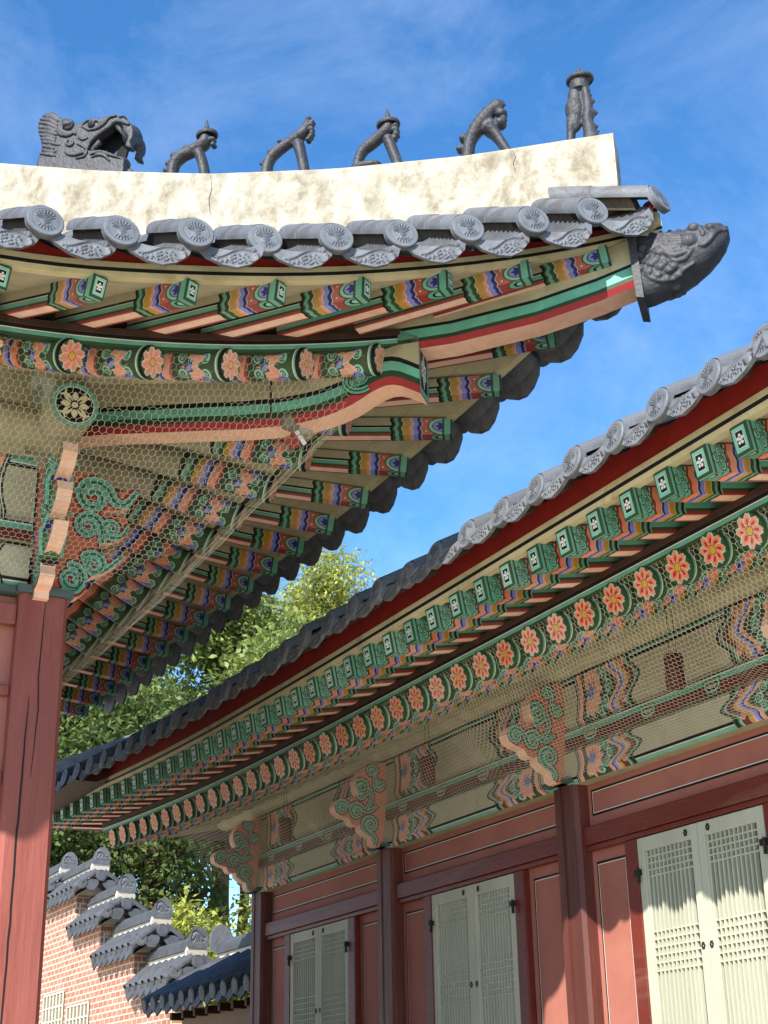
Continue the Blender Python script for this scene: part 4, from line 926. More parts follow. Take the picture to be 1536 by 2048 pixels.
def roof_figure(k, z, label, body, leg=None, bump=(), brim=None, cone=None, extra=None):
    root = thing('roof_figure', (HX+k, HY-k, z), label, 'roof figure', 'clay figures standing in file on the hip ridge'); M = ridge_M(k, z)
    mb = MB(); chain(mb, body)
    if leg: chain(mb, leg, 1.5); leg_rings(mb, leg)
    for i, (a, zz, r) in enumerate(bump):
        for y in (0,) if r < .014 else (-.012, .012): mb.ball(L3(a, zz, y), (r*1.25, r*1.3, r), M_CLAY, 10, 7)
    S = spline(body, 5)
    for i in range(5, len(S)-3, 4):                            # carved crescents down the flanks, bristles on the back
        p, q = S[i], S[i+1]; d = Vector((q[0]-p[0], 0, q[1]-p[1])).normalized(); nn = Vector((-d.z, 0, d.x)); c = L3(p[0], p[1])
        if i % 8 == 5: mb.tube([c+nn*p[2]*.7, c+nn*p[2]*1.35-d*.012], [.014, .004], M_CLAY, 7)
    if extra: extra(mb)
    remeshed(mb, 'body', .0055, root, M, 1)
    if brim:
        a, zz, r = brim[0]; mb = MB(); n = 20
        T = Matrix.Translation(L3(a, zz)) @ Matrix.Rotation(math.radians(-3), 4, 'Y')
        prof = [(.0, -.004), (r*.55, -.012), (r*.9, -.03), (r, -.022), (r*.97, -.006), (r*.6, .012), (.026, .024)]
        if cone: prof += [(.017, .05), (.004, cone[1][1]-zz)]
        rows = [[T @ Vector((p[0]*math.cos(2*math.pi*i/n), p[0]*.9*math.sin(2*math.pi*i/n), p[1])) for i in range(n)] for p in prof]
        for A, B in zip(rows[:-1], rows[1:]):
            for i in range(n): mb.face([A[i], A[(i+1) % n], B[(i+1) % n], B[i]], M_CLAY)
        mb.build('hat', root, True, True, M, 50)
    return root
roof_figure(.467, 5.750, 'crouching clay figure in a round brimmed hat with a lumpy back', [(-.115,-.09,.039),(-.11,.0,.039),(-.097,.091,.042),(-.051,.141,.044),(.011,.162,.042),(.065,.184,.044),(.111,.209,.046),(.130,.255,.043)],
    [(.074,.147,.04),(.104,.062,.037),(.135,-.09,.035)], [(-.142,.049,.022),(-.128,.098,.022),(-.091,.15,.025),(-.006,.192,.022),(.172,.221,.018),(.178,.18,.016),(-.03,.185,.016)], [(.129,.286,.075)], [(.132,.305,.025),(.131,.394,.004)])
roof_figure(.958, 5.609, 'arched clay beast with its pointed head thrown back and a banded foreleg', [(-.155,-.08,.042),(-.145,.0,.042),(-.13,.098,.038),(-.078,.163,.039),(-.018,.201,.036),(.049,.236,.039),(.102,.267,.040),(.128,.32,.030),(.128,.389,.007)],
    [(.072,.197,.041),(.095,.089,.038),(.126,-.09,.035)], [(-.177,.101,.013),(-.126,.187,.013),(-.058,.246,.013),(.146,.368,.015),(.168,.335,.015),(.158,.315,.016),(.165,.28,.015),(.165,.25,.015),(.155,.225,.015),(.140,.205,.015)])
roof_figure(1.403, 5.515, 'clay figure in a brimmed hat with a scaly back and banded straight foreleg', [(-.175,-.06,.032),(-.165,.035,.03),(-.13,.127,.037),(-.068,.175,.04),(-.014,.215,.04),(.033,.249,.044),(.048,.285,.044)],
    [(.04,.185,.04),(.068,.09,.038),(.118,-.09,.036)], [(-.092,.198,.013),(-.144,.148,.013),(-.176,.075,.013),(.091,.269,.018),(.094,.234,.018),(.093,.201,.018),(.080,.176,.016)], [(.042,.311,.077)], [(.044,.336,.024),(.044,.417,.005)],
    lambda mb: mb.ball(L3(-.105, .012), (.10, .05, .032), M_CLAY))
roof_figure(1.851, 5.447, 'knobbly clay beast leaning on one stiff leg near the ridge end', [(-.098,-.09,.043),(-.092,-.01,.043),(-.073,.104,.04),(-.033,.182,.05),(.021,.248,.054),(.068,.307,.042),(.1,.347,.031)],
    [(.055,.178,.053),(.102,.097,.036),(.185,-.08,.03)], [(-.113,.139,.022),(-.134,.066,.022),(.132,.265,.029),(.122,.197,.031),(.151,.272,.014),(-.055,.215,.016),(-.01,.27,.016),(.035,.32,.016),(.145,.225,.016)], extra=lambda mb: (mb.ball(L3(.105, .33), (.045, .045, .05), M_CLAY), mb.tube([L3(.115, .29), L3(.16, .265)], [.032, .02], M_CLAY, 8), mb.tube([L3(.13, .36), L3(.155, .325)], [.022, .01], M_CLAY, 8), mb.ball(L3(.04, .2), (.065, .05, .055), M_CLAY)))
def standing(mb):
    for a, z, r in ((-.032,.202,.064),(-.025,.297,.048),(-.042,.113,.052)): mb.ball(L3(a, z), (r*.95, r*.8, r*1.5), M_CLAY)
    chain(mb, [(-.057,.117,.033),(-.080,-.10,.024)], 1.4); mb.ball(L3(.055, -.035), (.05, .055, .05), M_CLAY)
    mb.tube([L3(.006, .33), L3(.006, .42)], [.058, .066], M_CLAY, 14, squash=.9)
    for a, z, r in ((.064,.289,.02),(.080,.241,.022),(.090,.153,.026),(.086,.054,.024)): mb.tube([L3(a-.03, z+.004), L3(a+.012, z-.012)], [r*1.3, r*.35], M_CLAY, 10)
    mb.tube([L3(.05, .405), L3(.095, .412)], [.03, .012], M_CLAY, 8); mb.tube([L3(.075, .405), L3(.078, .45)], [.018, .004], M_CLAY, 8)
roof_figure(2.284, 5.439, 'upright clay guardian in a spiked hat standing at the ridge end', [(.039,.325,.032),(.046,.236,.033),(.045,.164,.034),(.039,.094,.037),(.047,.02,.044),(.047,-.08,.05)], None, (), [(.012,.424,.086)], [(.02,.432,.023),(.022,.512,.003)], standing)
# dragon head
K0, Z0 = -.037, 5.931
root = thing('dragon_head', (HX+K0, HY-K0, Z0), 'snarling clay dragon head with fluted neck and open fanged mouth on the ridge', 'roof ornament'); M = ridge_M(K0, Z0)
D_OUT = [(-.349,-.01),(-.349,.106),(-.318,.169),(-.33,.241),(-.36,.332),(-.366,.403),(-.338,.46),(-.288,.48),(-.248,.467),(-.206,.418),(-.131,.362),(-.065,.328),(-.015,.33),(.073,.337),(.162,.333),(.257,.314),(.309,.271),(.346,.214),(.358,.163),(.351,.117),(.334,.093),(.352,.033),(.298,.061),(.318,.13),(.262,.245),(.209,.262),(.168,.228),(.107,.194),(.048,.146),(.029,.089),(.083,.082),(.153,.053),(.218,.011),(.262,-.005),(.3,-.034),(.3,-.19)]
mb = MB()
for y in (-.068, .068): mb.plate(D_OUT, .072, lambda a, b, c, y=y: Vector((a, y+c, b)), M_CLAY)
mb.plate([p for p in D_OUT if p[0] < .03], .10, lambda a, b, c: Vector((a, c, b)), M_CLAY)
mb.ball(L3(.30, .20), (.065, .10, .085), M_CLAY); mb.ball(L3(.06, .30, 0), (.12, .09, .05), M_CLAY)
remeshed(mb, 'head', .010, root, M, 3)
yn = -.112
mb = MB()
FL = [[(-.203,.379),(-.271,.43),(-.331,.455)],[(-.207,.348),(-.282,.405),(-.352,.432)],[(-.208,.32),(-.286,.374),(-.359,.402)],[(-.206,.292),(-.283,.338),(-.358,.366)],[(-.204,.267),(-.281,.306),(-.354,.334)],[(-.212,.241),(-.278,.274),(-.345,.3)],[(-.217,.221),(-.276,.246),(-.332,.266)],[(-.182,.179),(-.254,.209),(-.324,.236)],[(-.219,.159),(-.265,.181),(-.316,.199)],[(-.204,.128),(-.256,.144),(-.318,.169)],[(-.201,.097),(-.26,.117),(-.332,.144)]]
def ridgeline(mb, pts, r, y=yn, r2=None):
    S = spline([(a, z, 0) for a, z in pts], 4); n = len(S)
    mb.tube([L3(p[0], p[1], y) for p in S], [r*(.55+.45*math.sin(math.pi*(i+.6)/(n+.2))) for i in range(n)], M_CLAY, 8)
for f in FL: ridgeline(mb, f, .0125, -.104)
for c, r in (([(-.032,.3),(.011,.328),(.068,.322),(.108,.291),(.091,.257),(.028,.251),(-.03,.296)], .011), ([(.026,.089),(.047,.15),(.107,.201),(.174,.237),(.215,.272),(.266,.26),(.33,.221)], .018), ([(.022,.249),(.091,.25),(.14,.276),(.175,.316),(.232,.317)], .014),
    ([(-.176,.372),(-.13,.365),(-.10,.33),(-.12,.30),(-.17,.32)], .018), ([(-.204,.309),(-.182,.262),(-.123,.241),(-.086,.253),(-.065,.235)], .014), ([(-.117,.205),(-.135,.181),(-.104,.154),(-.08,.169),(-.095,.195)], .012), ([(-.139,.114),(-.112,.087),(-.067,.07),(.002,.074),(.027,.076),(.004,.04),(-.058,.04)], .012), ([(-.05,.21),(-.01,.18),(.03,.19)], .010), ([(-.06,.16),(-.01,.13),(.01,.10)], .010), ([(.06,.02),(.12,.03),(.17,.0),(.2,-.04)], .011), ([(.05,.045),(.12,.055),(.2,.01),(.27,-.03)], .012)):
    ridgeline(mb, c, r, -.108)
mb.ball(L3(.045, .292, -.110), (.028, .02, .024), M_CLAY); mb.ball(L3(.045, .292, -.128), (.012, .010, .011), M_CLAY); mb.ball(L3(.262, .303, -.07), (.03, .05, .018), M_CLAY); mb.ball(L3(.28, -.035, -.05), (.035, .06, .03), M_CLAY)
mb.tube([L3(-.15, .335, -.115), L3(-.10, .32, -.13)], [.03, .012], M_CLAY, 10)
remeshed(mb, 'carved_relief', .0055, root, M, 1)
for y in (-.075, .075):
    for (a, z, r), (a2, z2, r2) in (((.222,.262,.026),(.262,.18,.003)),((.103,.158,.024),(.029,.092,.013)),((.224,.01,.018),(.235,.056,.002)),((.286,.173,.012),(.292,.145,.002)),((.128,.063,.012),(.132,.085,.001)),((.153,.053,.012),(.156,.076,.001)),((.179,.037,.011),(.18,.058,.001))):
        mb = MB(); mb.tube([L3(a, z, y), L3((a+a2)/2+.004, (z+z2)/2, y), L3(a2, z2, y)], [r, r*.7+r2*.3, r2], M_CLAY, 9); mb.build('tooth', root, True, True, M, 60)
mb = MB(); mb.plate([(-.06,.20),(-.01,.27),(.1,.30),(.235,.30),(.30,.245),(.27,.13),(.243,.02),(.184,-.042),(-.006,.001)], .02, lambda a, b, c: Vector((a, c+.018, b)), M_CLAYD); mb.plate([(-.06,.20),(-.01,.22),(.06,.26),(.12,.27),(.215,.285),(.20,.262),(.107,.20),(.04,.15),(.03,.06),(-.04,.05)], .10, lambda a, b, c: Vector((a, c, b)), M_CLAYD)
mb.build('mouth_shade', root, M=M)  # added dark plates: painted shade of the hollow mouth
# fish-shaped cap over the end of the hip rafter
K1, Z1 = 2.460, 4.657
root = thing('fish_head_cap', (HX+K1, HY-K1, Z1-.5), 'dark clay fish head cap with gills and scales closing the hip rafter end', 'roof ornament'); M = ridge_M(K1, Z1)
TOP = [(.0,.016),(.079,.001),(.144,-.012),(.243,-.019),(.325,-.023),(.379,-.019),(.418,-.014),(.461,-.018),(.52,-.034)]; BOT = [(.02,-.43),(.071,-.425),(.148,-.40),(.25,-.36),(.325,-.322),(.392,-.275),(.45,-.22),(.495,-.165),(.524,-.095)]
WD = [.118, .12, .125, .13, .13, .12, .105, .08, .045]
def fsec(t):
    i = min(int(t*8), 7); f = t*8-i; l = lambda a, b: a+(b-a)*f
    return (l(TOP[i][0], TOP[i+1][0]), l(TOP[i][1], TOP[i+1][1]), l(BOT[i][0], BOT[i+1][0]), l(BOT[i][1], BOT[i+1][1]), l(WD[i], WD[i+1]))
mb = MB(); n = 28; rings = []
for i in range(33):
    ta, tz, ba, bz, w = fsec(i/32); ring = []
    for k in range(n):
        q = 2*math.pi*k/n; s, c = math.sin(q), math.cos(q); e = .62+.3*(i/32); s = math.copysign(abs(s)**e, s); c = math.copysign(abs(c)**e, c)
        h = .5+.5*c; ring.append(Vector((ba+(ta-ba)*h, w*s, bz+(tz-bz)*h)))
    rings.append(ring)
for A, B in zip(rings[:-1], rings[1:]):
    for k in range(n): mb.face([A[k], A[(k+1) % n], B[(k+1) % n], B[k]], M_CLAY)
mb.face(rings[0][::-1], M_CLAY); mb.face(rings[-1], M_CLAY)
def fy_(a, z):
    """Half width of the fish at (a, z)."""
    best = None
    for i in range(33):
        ta, tz, ba, bz, w = fsec(i/32); h = (z-bz)/(tz-bz); aa = ba+(ta-ba)*h
        if best is None or abs(aa-a) < best[0]: best = (abs(aa-a), w*(max(0, 1-abs(2*min(1, max(0, h))-1)**(2/.75)))**(.75/2))
    return best[1]
for sy in (-1, 1):
    def rl(pts, r, off=.0):
        S = spline([(a, z, 0) for a, z in pts], 4); m = len(S); mb.tube([L3(p[0], p[1], sy*(fy_(p[0], p[1])+off)) for p in S], [r*(.6+.4*math.sin(math.pi*(i+.5)/m)) for i in range(m)], M_CLAY, 8)
    mb.ball(L3(.335, -.055, sy*(fy_(.335, -.055)+.004)), (.036, .03, .033), M_CLAY); mb.ball(L3(.299, -.142, sy*(fy_(.3, -.14)-.012)), (.052, .035, .047), M_CLAY); mb.ball(L3(.423, -.067, sy*(fy_(.42, -.067))), (.026, .022, .021), M_CLAY)
    for p, r in (([(.352,-.184),(.382,-.184),(.421,-.147),(.458,-.097),(.515,-.07)], .015), ([(.36,-.16),(.388,-.153),(.418,-.121),(.45,-.076),(.517,-.048)], .012), ([(.378,-.03),(.369,-.066),(.384,-.107),(.374,-.128)], .013), ([(.047,-.3),(.082,-.335),(.146,-.357),(.212,-.345),(.258,-.312),(.321,-.28)], .016), ([(.19,-.235),(.22,-.26),(.275,-.252),(.318,-.203)], .014), ([(.130,-.042),(.114,-.097),(.143,-.149),(.181,-.214),(.199,-.256)], .014), ([(.40,-.02),(.43,-.035),(.47,-.03),(.52,-.02)], .013)): rl(p, r)
    for g in ([(.133,-.046),(.183,-.069),(.262,-.105)],[(.131,-.07),(.181,-.095),(.26,-.12)],[(.13,-.094),(.178,-.122),(.258,-.137)],[(.128,-.118),(.176,-.150),(.256,-.157)],[(.13,-.142),(.178,-.176),(.258,-.178)],[(.143,-.166),(.204,-.202),(.29,-.196)],[(.162,-.195),(.223,-.229),(.300,-.210)]): rl(g, .013, .003)
    for dy in range(5):
        for dx in range(5):
            a, z = .02+dx*.046+(dy % 2)*.022, -.085-dx*.028-dy*.045
            if z > -.115 or (a > .12 and z > -.17-(a-.12)*.9) or a > .23: continue
            mb.ball(L3(a, z, sy*(fy_(a, z)+.0)), (.027, .016, .023), M_CLAY, 10, 7)
for i in range(5): mb.ball(L3(.10+i*.05, -.004-.003*i), (.022, .06, .014), M_CLAY, 10, 6)
remeshed(mb, 'body', .006, root, M, 0)
mb = MB(); mb.plate([(-.035,.03),(.012,.022),(.030,-.465),(-.012,-.455)], .29, lambda a, b, c: Vector((a, c, b)), M_CLAY); mb.build('collar', root, M=M, bevel=.008)
# ---------------------------------------------------------------- bird nets under the eaves, and what hangs behind them
def hex_net(F, w, h, cell, name, r=.0011, inside=None):
    """Chicken wire: F(a, b) puts the flat lattice (a in 0..w, b in 0..h) on its sheet; every wire a thin three-sided rod."""
    dx, dy = cell*.866, cell*1.5*.5774; s = cell*.5774; ed = []
    ni, nj = int(w/cell)+2, int(h/(s*1.5))+2
    rnd = np.random.RandomState(4); mb_v, mb_f = [], []
    def node(a, b):
        return (a, b)
    segs = []
    for j in range(nj):
        for i in range(ni):
            cx = i*cell+(j % 2)*cell/2; cy = j*s*1.5
            top, tr, br = (cx, cy+s), (cx+cell/2, cy+s/2), (cx+cell/2, cy-s/2)
            tl = (cx-cell/2, cy+s/2)
            segs += [(top, tr), (tr, br), (tl, top)]
    vs, fs = [], []
    for p, q in segs:
        ok = True
        for a, b in (p, q):
            if a < 0 or a > w or b < 0 or b > h or (inside and not inside(a, b)): ok = False
        if not ok: continue
        P0, P1 = F(*p), F(*q); d = (P1-P0)
        if d.length < 1e-5: continue
        d.normalize(); x = d.orthogonal().normalized(); y = d.cross(x); i0 = len(vs)
        for P in (P0, P1):
            for k in range(3): vs.append(P+r*(math.cos(k*2.094)*x+math.sin(k*2.094)*y))
        fs += [(i0+k, i0+(k+1) % 3, i0+3+(k+1) % 3, i0+3+k) for k in range(3)]
    me = bpy.data.meshes.new(name); me.from_pydata(vs, [], fs); me.materials.append(M_WIRE); me.update()
    o = bpy.data.objects.new(name, me); C.objects.link(o); return o
def wob(P, a, b, k=.012): return P+Vector((noise.noise((a*3.1, b*3.1, 1.3)), noise.noise((a*3.1, b*3.1, 5.7)), noise.noise((a*3.1, b*3.1, 9.1))))*k
def sheet_l(E, sg):
    hlen = 1.5
    def F(a, b):
        u = 1.62-a; t = b/hlen; o1 = E.orr(min(u, 1.5))-.0; z1 = E.zraf(min(u, 1.5))+.07
        p = Vector(E.P(u, o1+(.45-o1)*t, z1+(2.83-z1)*t)); sag = sg*math.sin(math.pi*t); p.z -= sag
        return wob(p, a, b)
    def ins(a, b): u = 1.62-a; return u < 1.56-(b/hlen)*(1.56-.02)-.0
    return F, ins, hlen
F, ins, hl = sheet_l(EA, .09); net = hex_net(F, 3.2, hl, .039, 'bird_net', .0012, ins); tag(net, 'wire bird net stretched below the upturned corner eave, facing the yard', 'bird net', 'bird nets under the eaves')
F, ins, hl = sheet_l(EB, .02); net = hex_net(F, 6.5, hl, .070, 'bird_net', .0007, ins); tag(net, 'wire bird net seen edge on along the shaded flank of the tall hall', 'bird net', 'bird nets under the eaves')
def FR(a, b):
    y = 3.0+a; u = y-RY; t = b/1.25; o1 = EC.orr(u)+.025; z1 = EC.zraf(u)+.09
    p = Vector(EC.P(u, o1+(.27-o1)*t, z1+(2.06-z1)*t)); p.z -= .10*math.sin(math.pi*t)
    for yc in cols_y:                                          # pushed out where it passes over a bracket
        d = abs(y-yc); k = max(0, 1-d/.30); tt = max(0, 1-abs(t-.72)/.45); p.x -= .17*k*tt
    return wob(p, a, b)
net = hex_net(FR, 10.05, 1.25, .036, 'bird_net', .0012); tag(net, 'long wire bird net slung under the eave above the lattice doors', 'bird net', 'bird nets under the eaves')
# dark tins hanging on wires behind the net
M_TIN = mat('dark red tin', (88, 34, 30), .5, .15, 9)
def hanging_tin(x, y, ztop, zhang, label):
    root = thing('hanging_tin', (x, y, ztop-.2), label, 'tin', 'dark tins hanging behind the net'); mb = MB(); n = 20; prof = [(0, -.200), (.050, -.200), (.056, -.192), (.056, -.012), (.050, 0), (0, 0)]
    rows = [[(x+r*math.cos(2*math.pi*i/n), y+r*math.sin(2*math.pi*i/n), ztop+z) for i in range(n)] for r, z in prof]
    for A, B in zip(rows[:-1], rows[1:]):
        for i in range(n): mb.face([A[i], A[(i+1) % n], B[(i+1) % n], B[i]], M_TIN)
    mb.build('can', root, True, True, angle=50)
    for d in (-.035, .035): mb = MB(); mb.tube([(x, y+d, ztop-.004), (x, y+d*.6, zhang)], .002, M_IRON, 5); mb.build('wire', root)
hanging_tin(5.42, 6.46, 2.52, 2.86, 'dark red tin hung on two wires before the widest plain board')
hanging_tin(5.42, 9.36, 2.54, 2.88, 'dark red tin hung on wires between the two nearer brackets')
hanging_tin(5.42, 11.9, 2.54, 2.88, 'dark red tin hung on wires in the dim bay farthest along the net')
# alarm lamp and label caught under the near hip rafter
root = thing('alarm_lamp', (3.22, 7.10, 3.7), 'small glass alarm lamp strapped under the hip rafter by an iron band', 'lamp'); mb = MB(); M_GL = mat('grey glass', (150, 146, 138), .25, .1, 9, spec=.6)
c = Vector((3.22, 7.02, 3.80)); ax = Vector((1, .25, .02)).normalized()
mb.tube([c-ax*.07, c-ax*.05, c+ax*.02, c+ax*.03], [.025, .05, .054, .03], mat('dusty casting', (128, 116, 104), .6, .15, 12), 16); mb.build('housing', root, True, True)
mb = MB(); mb.tube([c+ax*.03, c+ax*.07, c+ax*.13, c+ax*.15], [.03, .046, .044, .015], M_GL, 14); mb.build('glass', root, True, True)
mb = MB(); q = Vector((3.20, 7.16, 0)); l2 = LAT
pts = [q-l2*.137+Vector((0, 0, 4.22)), q-l2*.137+Vector((0, 0, 3.86)), q+l2*.137+Vector((0, 0, 3.86)), q+l2*.137+Vector((0, 0, 4.22))]
mb.tube(pts, .008, M_IRON, 6); mb.build('band', root)
root = thing('hanging_label', (3.10, 6.96, 3.5), 'small red and white label dangling in the net below the alarm lamp', 'label'); M_LAB = mat('faded red card', (150, 62, 52), .6, .1, 9)
R = Matrix.Translation((3.21, 6.92, 3.655)) @ Matrix.Rotation(math.radians(-29), 4, 'Z') @ Matrix.Rotation(math.radians(-32), 4, 'Y')
mb = MB(); mb.box((-.07, -.003, -.045), (.03, .003, .045), M_LAB, R); mb.build('card', root)
mb = MB(); mb.box((.005, -.0055, -.055), (.028, -.0035, .012), M_WHITE, R); mb.box((.005, -.0055, .018), (.03, -.0035, .045), M_WHITE, R); mb.build('paper_slip', root)
mb = MB(); mb.tube([R @ Vector((-.02, 0, .045)), (3.21, 6.98, 3.74)], .003, M_IRON, 5); mb.build('cord', root)
# ---------------------------------------------------------------- ground, stepped garden wall, outbuilding, trees
M_SAND = mat('sandy ground', (206, 198, 176), .95, .08, 1.5, .3, 60, .1)
mb = MB(); n = 60
def ground_z(x, y): return -1.62+max(0, min(1, (y-24)/14))**1.5*5.2+max(0, (y-38))*.10
gx = [-400, -120, -60, -30, -15, 0, 8, 16, 24, 40, 80, 200, 400]; gy = [-400, -100, -40, -15, 0, 10, 18, 22, 24, 26, 28, 30, 32, 34, 36, 38, 44, 60, 120, 300]
for i in range(len(gx)-1):
    for j in range(len(gy)-1): mb.face([(gx[a], gy[b], ground_z(gx[a], gy[b])) for a, b in ((i, j), (i+1, j), (i+1, j+1), (i, j+1))], M_SAND)
tag(mb.build('ground', smooth=True, merge=True), kind='structure')
def brick_mat(name, c1, c2, mort, w, h):
    m = bpy.data.materials.new(name); m.use_nodes = True; n, l = m.node_tree.nodes, m.node_tree.links; b = n['Principled BSDF']; b.inputs['Roughness'].default_value = .85
    uv = n.new('ShaderNodeUVMap'); t = n.new('ShaderNodeTexBrick'); l.new(uv.outputs[0], t.inputs[0]); t.inputs['Scale'].default_value = 1; t.inputs['Color1'].default_value = lin(c1); t.inputs['Color2'].default_value = lin(c2); t.inputs['Mortar'].default_value = lin(mort)
    t.inputs['Brick Width'].default_value = w; t.inputs['Row Height'].default_value = h; t.inputs['Mortar Size'].default_value = .010; t.inputs['Mortar Smooth'].default_value = .1; t.inputs['Bias'].default_value = -.1
    nz = n.new('ShaderNodeTexNoise'); nz.inputs['Scale'].default_value = 5; nz.inputs['Detail'].default_value = 8; l.new(uv.outputs[0], nz.inputs[0]); rp = n.new('ShaderNodeValToRGB'); rp.color_ramp.elements[0].position = .3; rp.color_ramp.elements[1].position = .7; rp.color_ramp.elements[0].color = (.72, .7, .68, 1); rp.color_ramp.elements[1].color = (1.08, 1.06, 1.04, 1); l.new(nz.outputs[0], rp.inputs[0])
    mx = n.new('ShaderNodeMixRGB'); mx.blend_type = 'MULTIPLY'; mx.inputs[0].default_value = 1; l.new(t.outputs[0], mx.inputs[1]); l.new(rp.outputs[0], mx.inputs[2]); l.new(mx.outputs[0], b.inputs['Base Color'])
    bp = n.new('ShaderNodeBump'); bp.inputs['Strength'].default_value = .6; bp.inputs['Distance'].default_value = .01; bp.invert = True; l.new(t.outputs['Fac'], bp.inputs['Height']); l.new(bp.outputs[0], b.inputs['Normal'])
    return m
M_BRICK = brick_mat('orange brick', (182, 124, 102), (164, 104, 82), (208, 198, 178), .21, .082)
M_GRAN = brick_mat('pale stone blocks', (176, 170, 152), (158, 152, 136), (120, 112, 96), .30, .2)
M_LIME = mat('white lime', (214, 204, 186), .9, .08, 6, .3, 40, .1)
M_KEY = mat('pale key fret', (206, 198, 176), .9, .06, 9)
def half_tube(mb, a, b, r, m, n=8):
    a, b = Vector(a), Vector(b); d = (b-a).normalized(); x = d.cross(Vector((0, 0, 1))).normalized(); z = x.cross(d)
    R = lambda c: [c+r*(math.cos(math.pi*k/n)*x+math.sin(math.pi*k/n)*z) for k in range(n+1)]
    A, B = R(a), R(b)
    for k in range(n): mb.face([A[k], A[k+1], B[k+1], B[k]], m)
def disc_end(mb, c, nrm, r, t, m, tilt=.25, flat=1.):
    nrm = Vector(nrm).normalized(); x = nrm.cross(Vector((0, 0, 1))).normalized(); z = x.cross(nrm); nn = 16
    f = [Vector(c)+r*(math.cos(2*math.pi*k/nn)*x+flat*math.sin(2*math.pi*k/nn)*(z+nrm*-tilt)) for k in range(nn)]; b = [p-nrm*t for p in f]; g = [Vector(c)+(p-Vector(c))*.72+nrm*.006 for p in f]
    for k in range(nn):
        j = (k+1) % nn; mb.face([f[k], f[j], b[j], b[k]], m); mb.face([f[k], f[j], g[j], g[k]], m)
    mb.face(g, m); mb.face(b[::-1], m)
def tiled_cap(root, x, y0, y1, zr, half, drop, name, m=None, crest=True, rows=.29):
    """Small gabled tile roof over a wall that runs along y: rows of tiles on both slopes, white-pointed ridge, crest plate at the near end."""
    m = m or M_TILE; mb = MB(); L = y1-y0; n = max(2, int(round(L/rows)))
    for s in (-1, 1):
        e = x+s*half
        mb.face([(x, y0, zr-.16), (x, y1, zr-.16), (e, y1, zr-drop-.02), (e, y0, zr-drop-.02)], m); mb.face([(x, y0, zr-.22), (e, y0, zr-drop-.07), (e, y1, zr-drop-.07), (x, y1, zr-.22)], m); mb.face([(e, y0, zr-drop-.02), (e, y1, zr-drop-.02), (e, y1, zr-drop-.07), (e, y0, zr-drop-.07)], m)
        for i in range(n+1):
            y = y0+.06+(L-.12)*i/n; sx = s*half
            half_tube(mb, (x+s*.06, y, zr-.10), (x+sx*1.02, y, zr-drop+.03), .08, m); disc_end(mb, (x+sx*1.03, y, zr-drop+.02), (s, 0, -.35), .082, .03, m, .2)
            if i < n:                                       # drooping trough plates between
                ym = y+(L-.12)/n/2; out = [(-.10, .03), (.10, .03), (.085, -.05), (0, -.105), (-.085, -.05)]; mb.plate(out, .02, lambda a, b, c: Vector((x+s*(half*1.0+c-b*.25), ym+a, zr-drop-.02+b)), m)
    o = mb.build(name, root)
    mb = MB(); prof = [(-.10, -.16), (-.085, .0), (.085, .0), (.10, -.16)]
    mb.plate(prof, L-.04, lambda a, b, c: Vector((x+a, (y0+y1)/2+c, zr+b)), M_LIME); mb.build('ridge_plaster', o)
    mb = MB()
    for k, (w, z) in enumerate(((.12, .0), (.11, .035), (.10, .07))): mb.box((x-w, y0-.01*k, zr+z+.002), (x+w, y1, zr+z+.033), m)
    half_tube(mb, (x, y0-.03, zr+.10), (x, y1, zr+.10), .075, m); mb.build('ridge_tiles', o)
    if crest:
        mb = MB(); out = [(-.13, -.02), (-.14, .07), (-.11, .16), (-.05, .225), (.0, .235), (.05, .225), (.11, .16), (.14, .07), (.13, -.02)]
        mb.plate(out, .045, lambda a, b, c: Vector((x+a, y0-.07-b*.22+c, zr+.04+b)), M_DRIP, m, lambda a, b: (a/.28+.5, b/.24)); mb.build('crest_tile', o)
        mb = MB(); mb.tube([(x, y0-.055, zr-.04), (x, y0-.0, zr-.02)], [.13, .13], M_LIME, 16, squash=1.1); mb.build('crest_plaster', o)
        mb = MB(); disc_end(mb, (x, y0-.12, zr-.15), (0, -1, -.1), .085, .05, m); half_tube(mb, (x, y0-.10, zr-.15), (x, y0+.1, zr-.1), .08, m)
        for s in (-1, 1):
            disc_end(mb, (x+s*.29, y0-.10, zr-.28), (s*.25, -1, -.2), .08, .05, m); half_tube(mb, (x+s*.05, y0-.02, zr-.10), (x+s*.30, y0-.05, zr-.27), .075, m)
            out = [(-.14, .05), (.14, .05), (.12, -.04), (.05, -.13), (-.05, -.13), (-.12, -.04)]; mb.plate(out, .025, lambda a, b, c: Vector((x+s*.15+a*.9, y0-.09+c+b*.2, zr-.24+b-abs(a)*.15)), m)
        mb.build('gable_tiles', o)
    return o
M_CAP = mat('dark cap tile', (74, 76, 80), .65, .24, 7, .3, 40, .35, (52, 52, 50), (.5, .7), 8)
WX0 = 7.05
wall = thing('brick_wall', (WX0, 20.5, -1.6), 'orange brick garden wall stepping down in tile capped stages behind the halls', 'garden wall')
steps = [(18.2, 19.75, 2.12), (19.55, 21.3, 2.66), (21.1, 22.6, 3.21), (22.38, 24.2, 3.80), (24.1, 27.5, 4.0), (27.4, 33.0, 4.6)]
